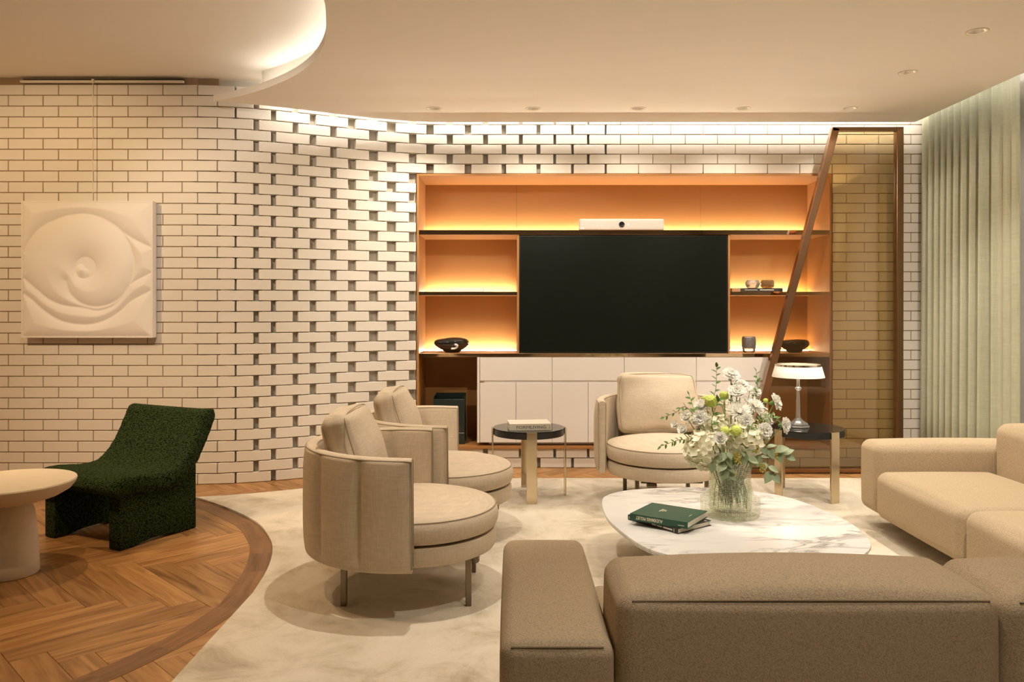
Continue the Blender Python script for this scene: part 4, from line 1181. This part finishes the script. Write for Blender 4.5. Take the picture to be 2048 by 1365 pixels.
for i, (x, y, dy, r, lb) in enumerate(((1422,803,-.06,.030,'large lime green bud on the left of the bouquet'),(1448,792,-.02,.022,'small lime green bud near the top'),(1450,863,-.19,.023,'left of the two paired lime green buds'),(1472,862,-.20,.026,'right of the two paired lime green buds'),
    (1409,798,.0,.014,'tiny pale bud at the upper left'),(1531,802,.0,.012,'tiny pale bud at the upper right'))): lime_bud(x, y, dy, r, lb)
EU = 'eucalyptus sprigs round the vase neck'
sprig('eucalyptus_sprig', [(1500,905,-.12),(1530,925,-.15),(1545,950,-.16)], 'eucalyptus sprig hanging low on the right of the vase', 'leaves', 7, .055, .020, M_euc, EU, M_stem, 1, .4)
sprig('eucalyptus_sprig', [(1510,895,-.10),(1545,900,-.12),(1572,912,-.12)], 'eucalyptus sprig reaching furthest right under the flowers', 'leaves', 8, .055, .019, M_euc, EU, M_stem, 2, .4, .2)
sprig('eucalyptus_sprig', [(1455,905,-.18),(1452,930,-.19),(1458,955,-.18)], 'eucalyptus sprig hanging over the front of the vase', 'leaves', 8, .054, .020, M_euc, EU, M_stem, 3, .4)
sprig('eucalyptus_sprig', [(1485,900,-.19),(1498,925,-.20)], 'eucalyptus sprig at the front right of the neck', 'leaves', 6, .050, .018, M_euc, EU, M_stem, 4, .4)
sprig('eucalyptus_sprig', [(1440,905,-.16),(1425,925,-.18)], 'eucalyptus sprig below the large cream hydrangea', 'leaves', 5, .046, .017, M_euc, EU, M_stem, 5, .4)
GR = 'fine green sprays in the bouquet'
sprig('leaf_spray', [(1400,850,0),(1372,815,0),(1352,825,-.02),(1328,835,-.03)], 'arching leaf spray on the upper left', 'leaves', 12, .026, .006, M_leaf, GR, M_twig, 6, .35)
sprig('leaf_spray', [(1400,890,-.05),(1365,880,-.08),(1345,885,-.1),(1322,893,-.1)], 'leaf spray trailing furthest left over the armchair seat', 'leaves', 13, .026, .006, M_leaf, GR, M_twig, 7, .35)
sprig('leaf_spray', [(1425,830,0),(1432,775,0),(1433,735,0)], 'thin upright leaf spray left of the highest carnation', 'leaves', 11, .028, .007, M_leaf, GR, M_stem, 8, .45)
sprig('leaf_spray', [(1425,860,-.12),(1430,820,-.15),(1438,800,-.16)], 'broad dark leaf spray in the middle left', 'leaves', 8, .040, .009, M_leaf, GR, M_stem, 9, .3)
sprig('leaf_spray', [(1470,830,-.03),(1462,790,0),(1470,765,0)], 'leaf spray around the highest carnation stem', 'leaves', 9, .026, .008, M_leaf, GR, M_stem, 10, .4)
sprig('leaf_spray', [(1500,830,0),(1512,795,0),(1515,770,0),(1512,742,0)], 'thin leaf spray at the upper right near the slanting post', 'leaves', 11, .024, .007, M_leaf, GR, M_stem, 11, .4)
sprig('leaf_spray', [(1515,850,-.1),(1540,835,-.08),(1556,842,-.05)], 'bright leaf spray behind the rightmost carnations', 'leaves', 12, .030, .005, M_leaf, GR, M_stem, 12, .3)
sprig('leaf_spray', [(1495,880,-.16),(1505,850,-.18)], 'dark leaf spray in front of the central flowers', 'leaves', 8, .034, .009, M_leaf, GR, M_stem, 13, .3)
sprig('leaf_spray', [(1400,860,-.08),(1388,820,-.05),(1378,790,-.03)], 'leaf spray standing above the left blossoms', 'leaves', 10, .028, .008, M_leaf, GR, M_stem, 14, .35)
def seeds(px, py, dy, n, r, label, sd):
    head = bp(px, py, dy); t, base = new_flower('seed_cluster', head, label, 'seed head', 'yellow seed clusters in the bouquet')
    rnd = random.Random(sd); m = MB()
    for i in range(n):
        d = Vector((rnd.uniform(-1,1), rnd.uniform(-.6,.6), rnd.uniform(-1.5,1.5)))*r; p = head-base+d
        m.tube([p*1, p+Vector((0,-.002,.006))], [.0022,.0032], 5); m.tube([head-base, p], .0007, 3)
    o = m.build('seeds', M_seed, t); tag(o, kind='stuff')
for i, (x, y, dy, n, r, lb) in enumerate(((1474,918,-.20,44,.016,'yellow seed cluster hanging over the vase neck'),(1510,895,-.19,44,.016,'yellow seed cluster under the middle hydrangea'),(1525,938,-.16,36,.013,'lowest yellow seed cluster on the right'),(1552,912,-.13,22,.009,'small yellow seed cluster beside the long leaves'))): seeds(x, y, dy, n, r, lb, i)
# fine filler stems with tiny blossoms on the left and right
def filler(ends, label, sd):
    rnd = random.Random(sd); base = Vector((VX, VY, ZT+.2)); t = thing('filler_spray', base, label, 'flower', 0, 'fine filler stems in the bouquet')
    pts = catmull([(0,0,0)]+[tuple(bp(*e)-base) for e in ends], 6); m = MB(); q = MB()
    m.tube(pts, .0015, 5)
    for i in range(26):
        p = Vector(pts[rnd.randint(len(pts)//3, len(pts)-1)]); d = Vector((rnd.uniform(-1,1), rnd.uniform(-1,.3), rnd.uniform(-.2,1))).normalized()*rnd.uniform(.02,.05)
        m.tube([p, p+d*.6, p+d], .0008, 4)
        F = T(*(p+d)) @ frame(d)
        for k in range(5): petal(q, F @ R(k*2*PI/5,'Z') @ R(-.4,'Y'), .009, .004, .1, 2, 1)
    o = m.build('twigs', M_stem, t); tag(o, kind='stuff'); o = q.build('blossoms', M_petalc, t, PI, fixn=False); tag(o, kind='stuff')
filler([(1405,860,-.08),(1378,835,-.06)], 'filler spray among the left blossoms', 1); filler([(1500,850,-.06),(1535,830,-.03)], 'filler spray among the right flowers', 2)
filler([(1450,840,-.08),(1440,800,-.03)], 'filler spray behind the lime buds', 3); filler([(1490,830,.02),(1500,780,.02)], 'filler spray near the upper right carnations', 4)
filler([(1470,870,-.15),(1520,870,-.15)], 'filler spray low in front on the right', 5)
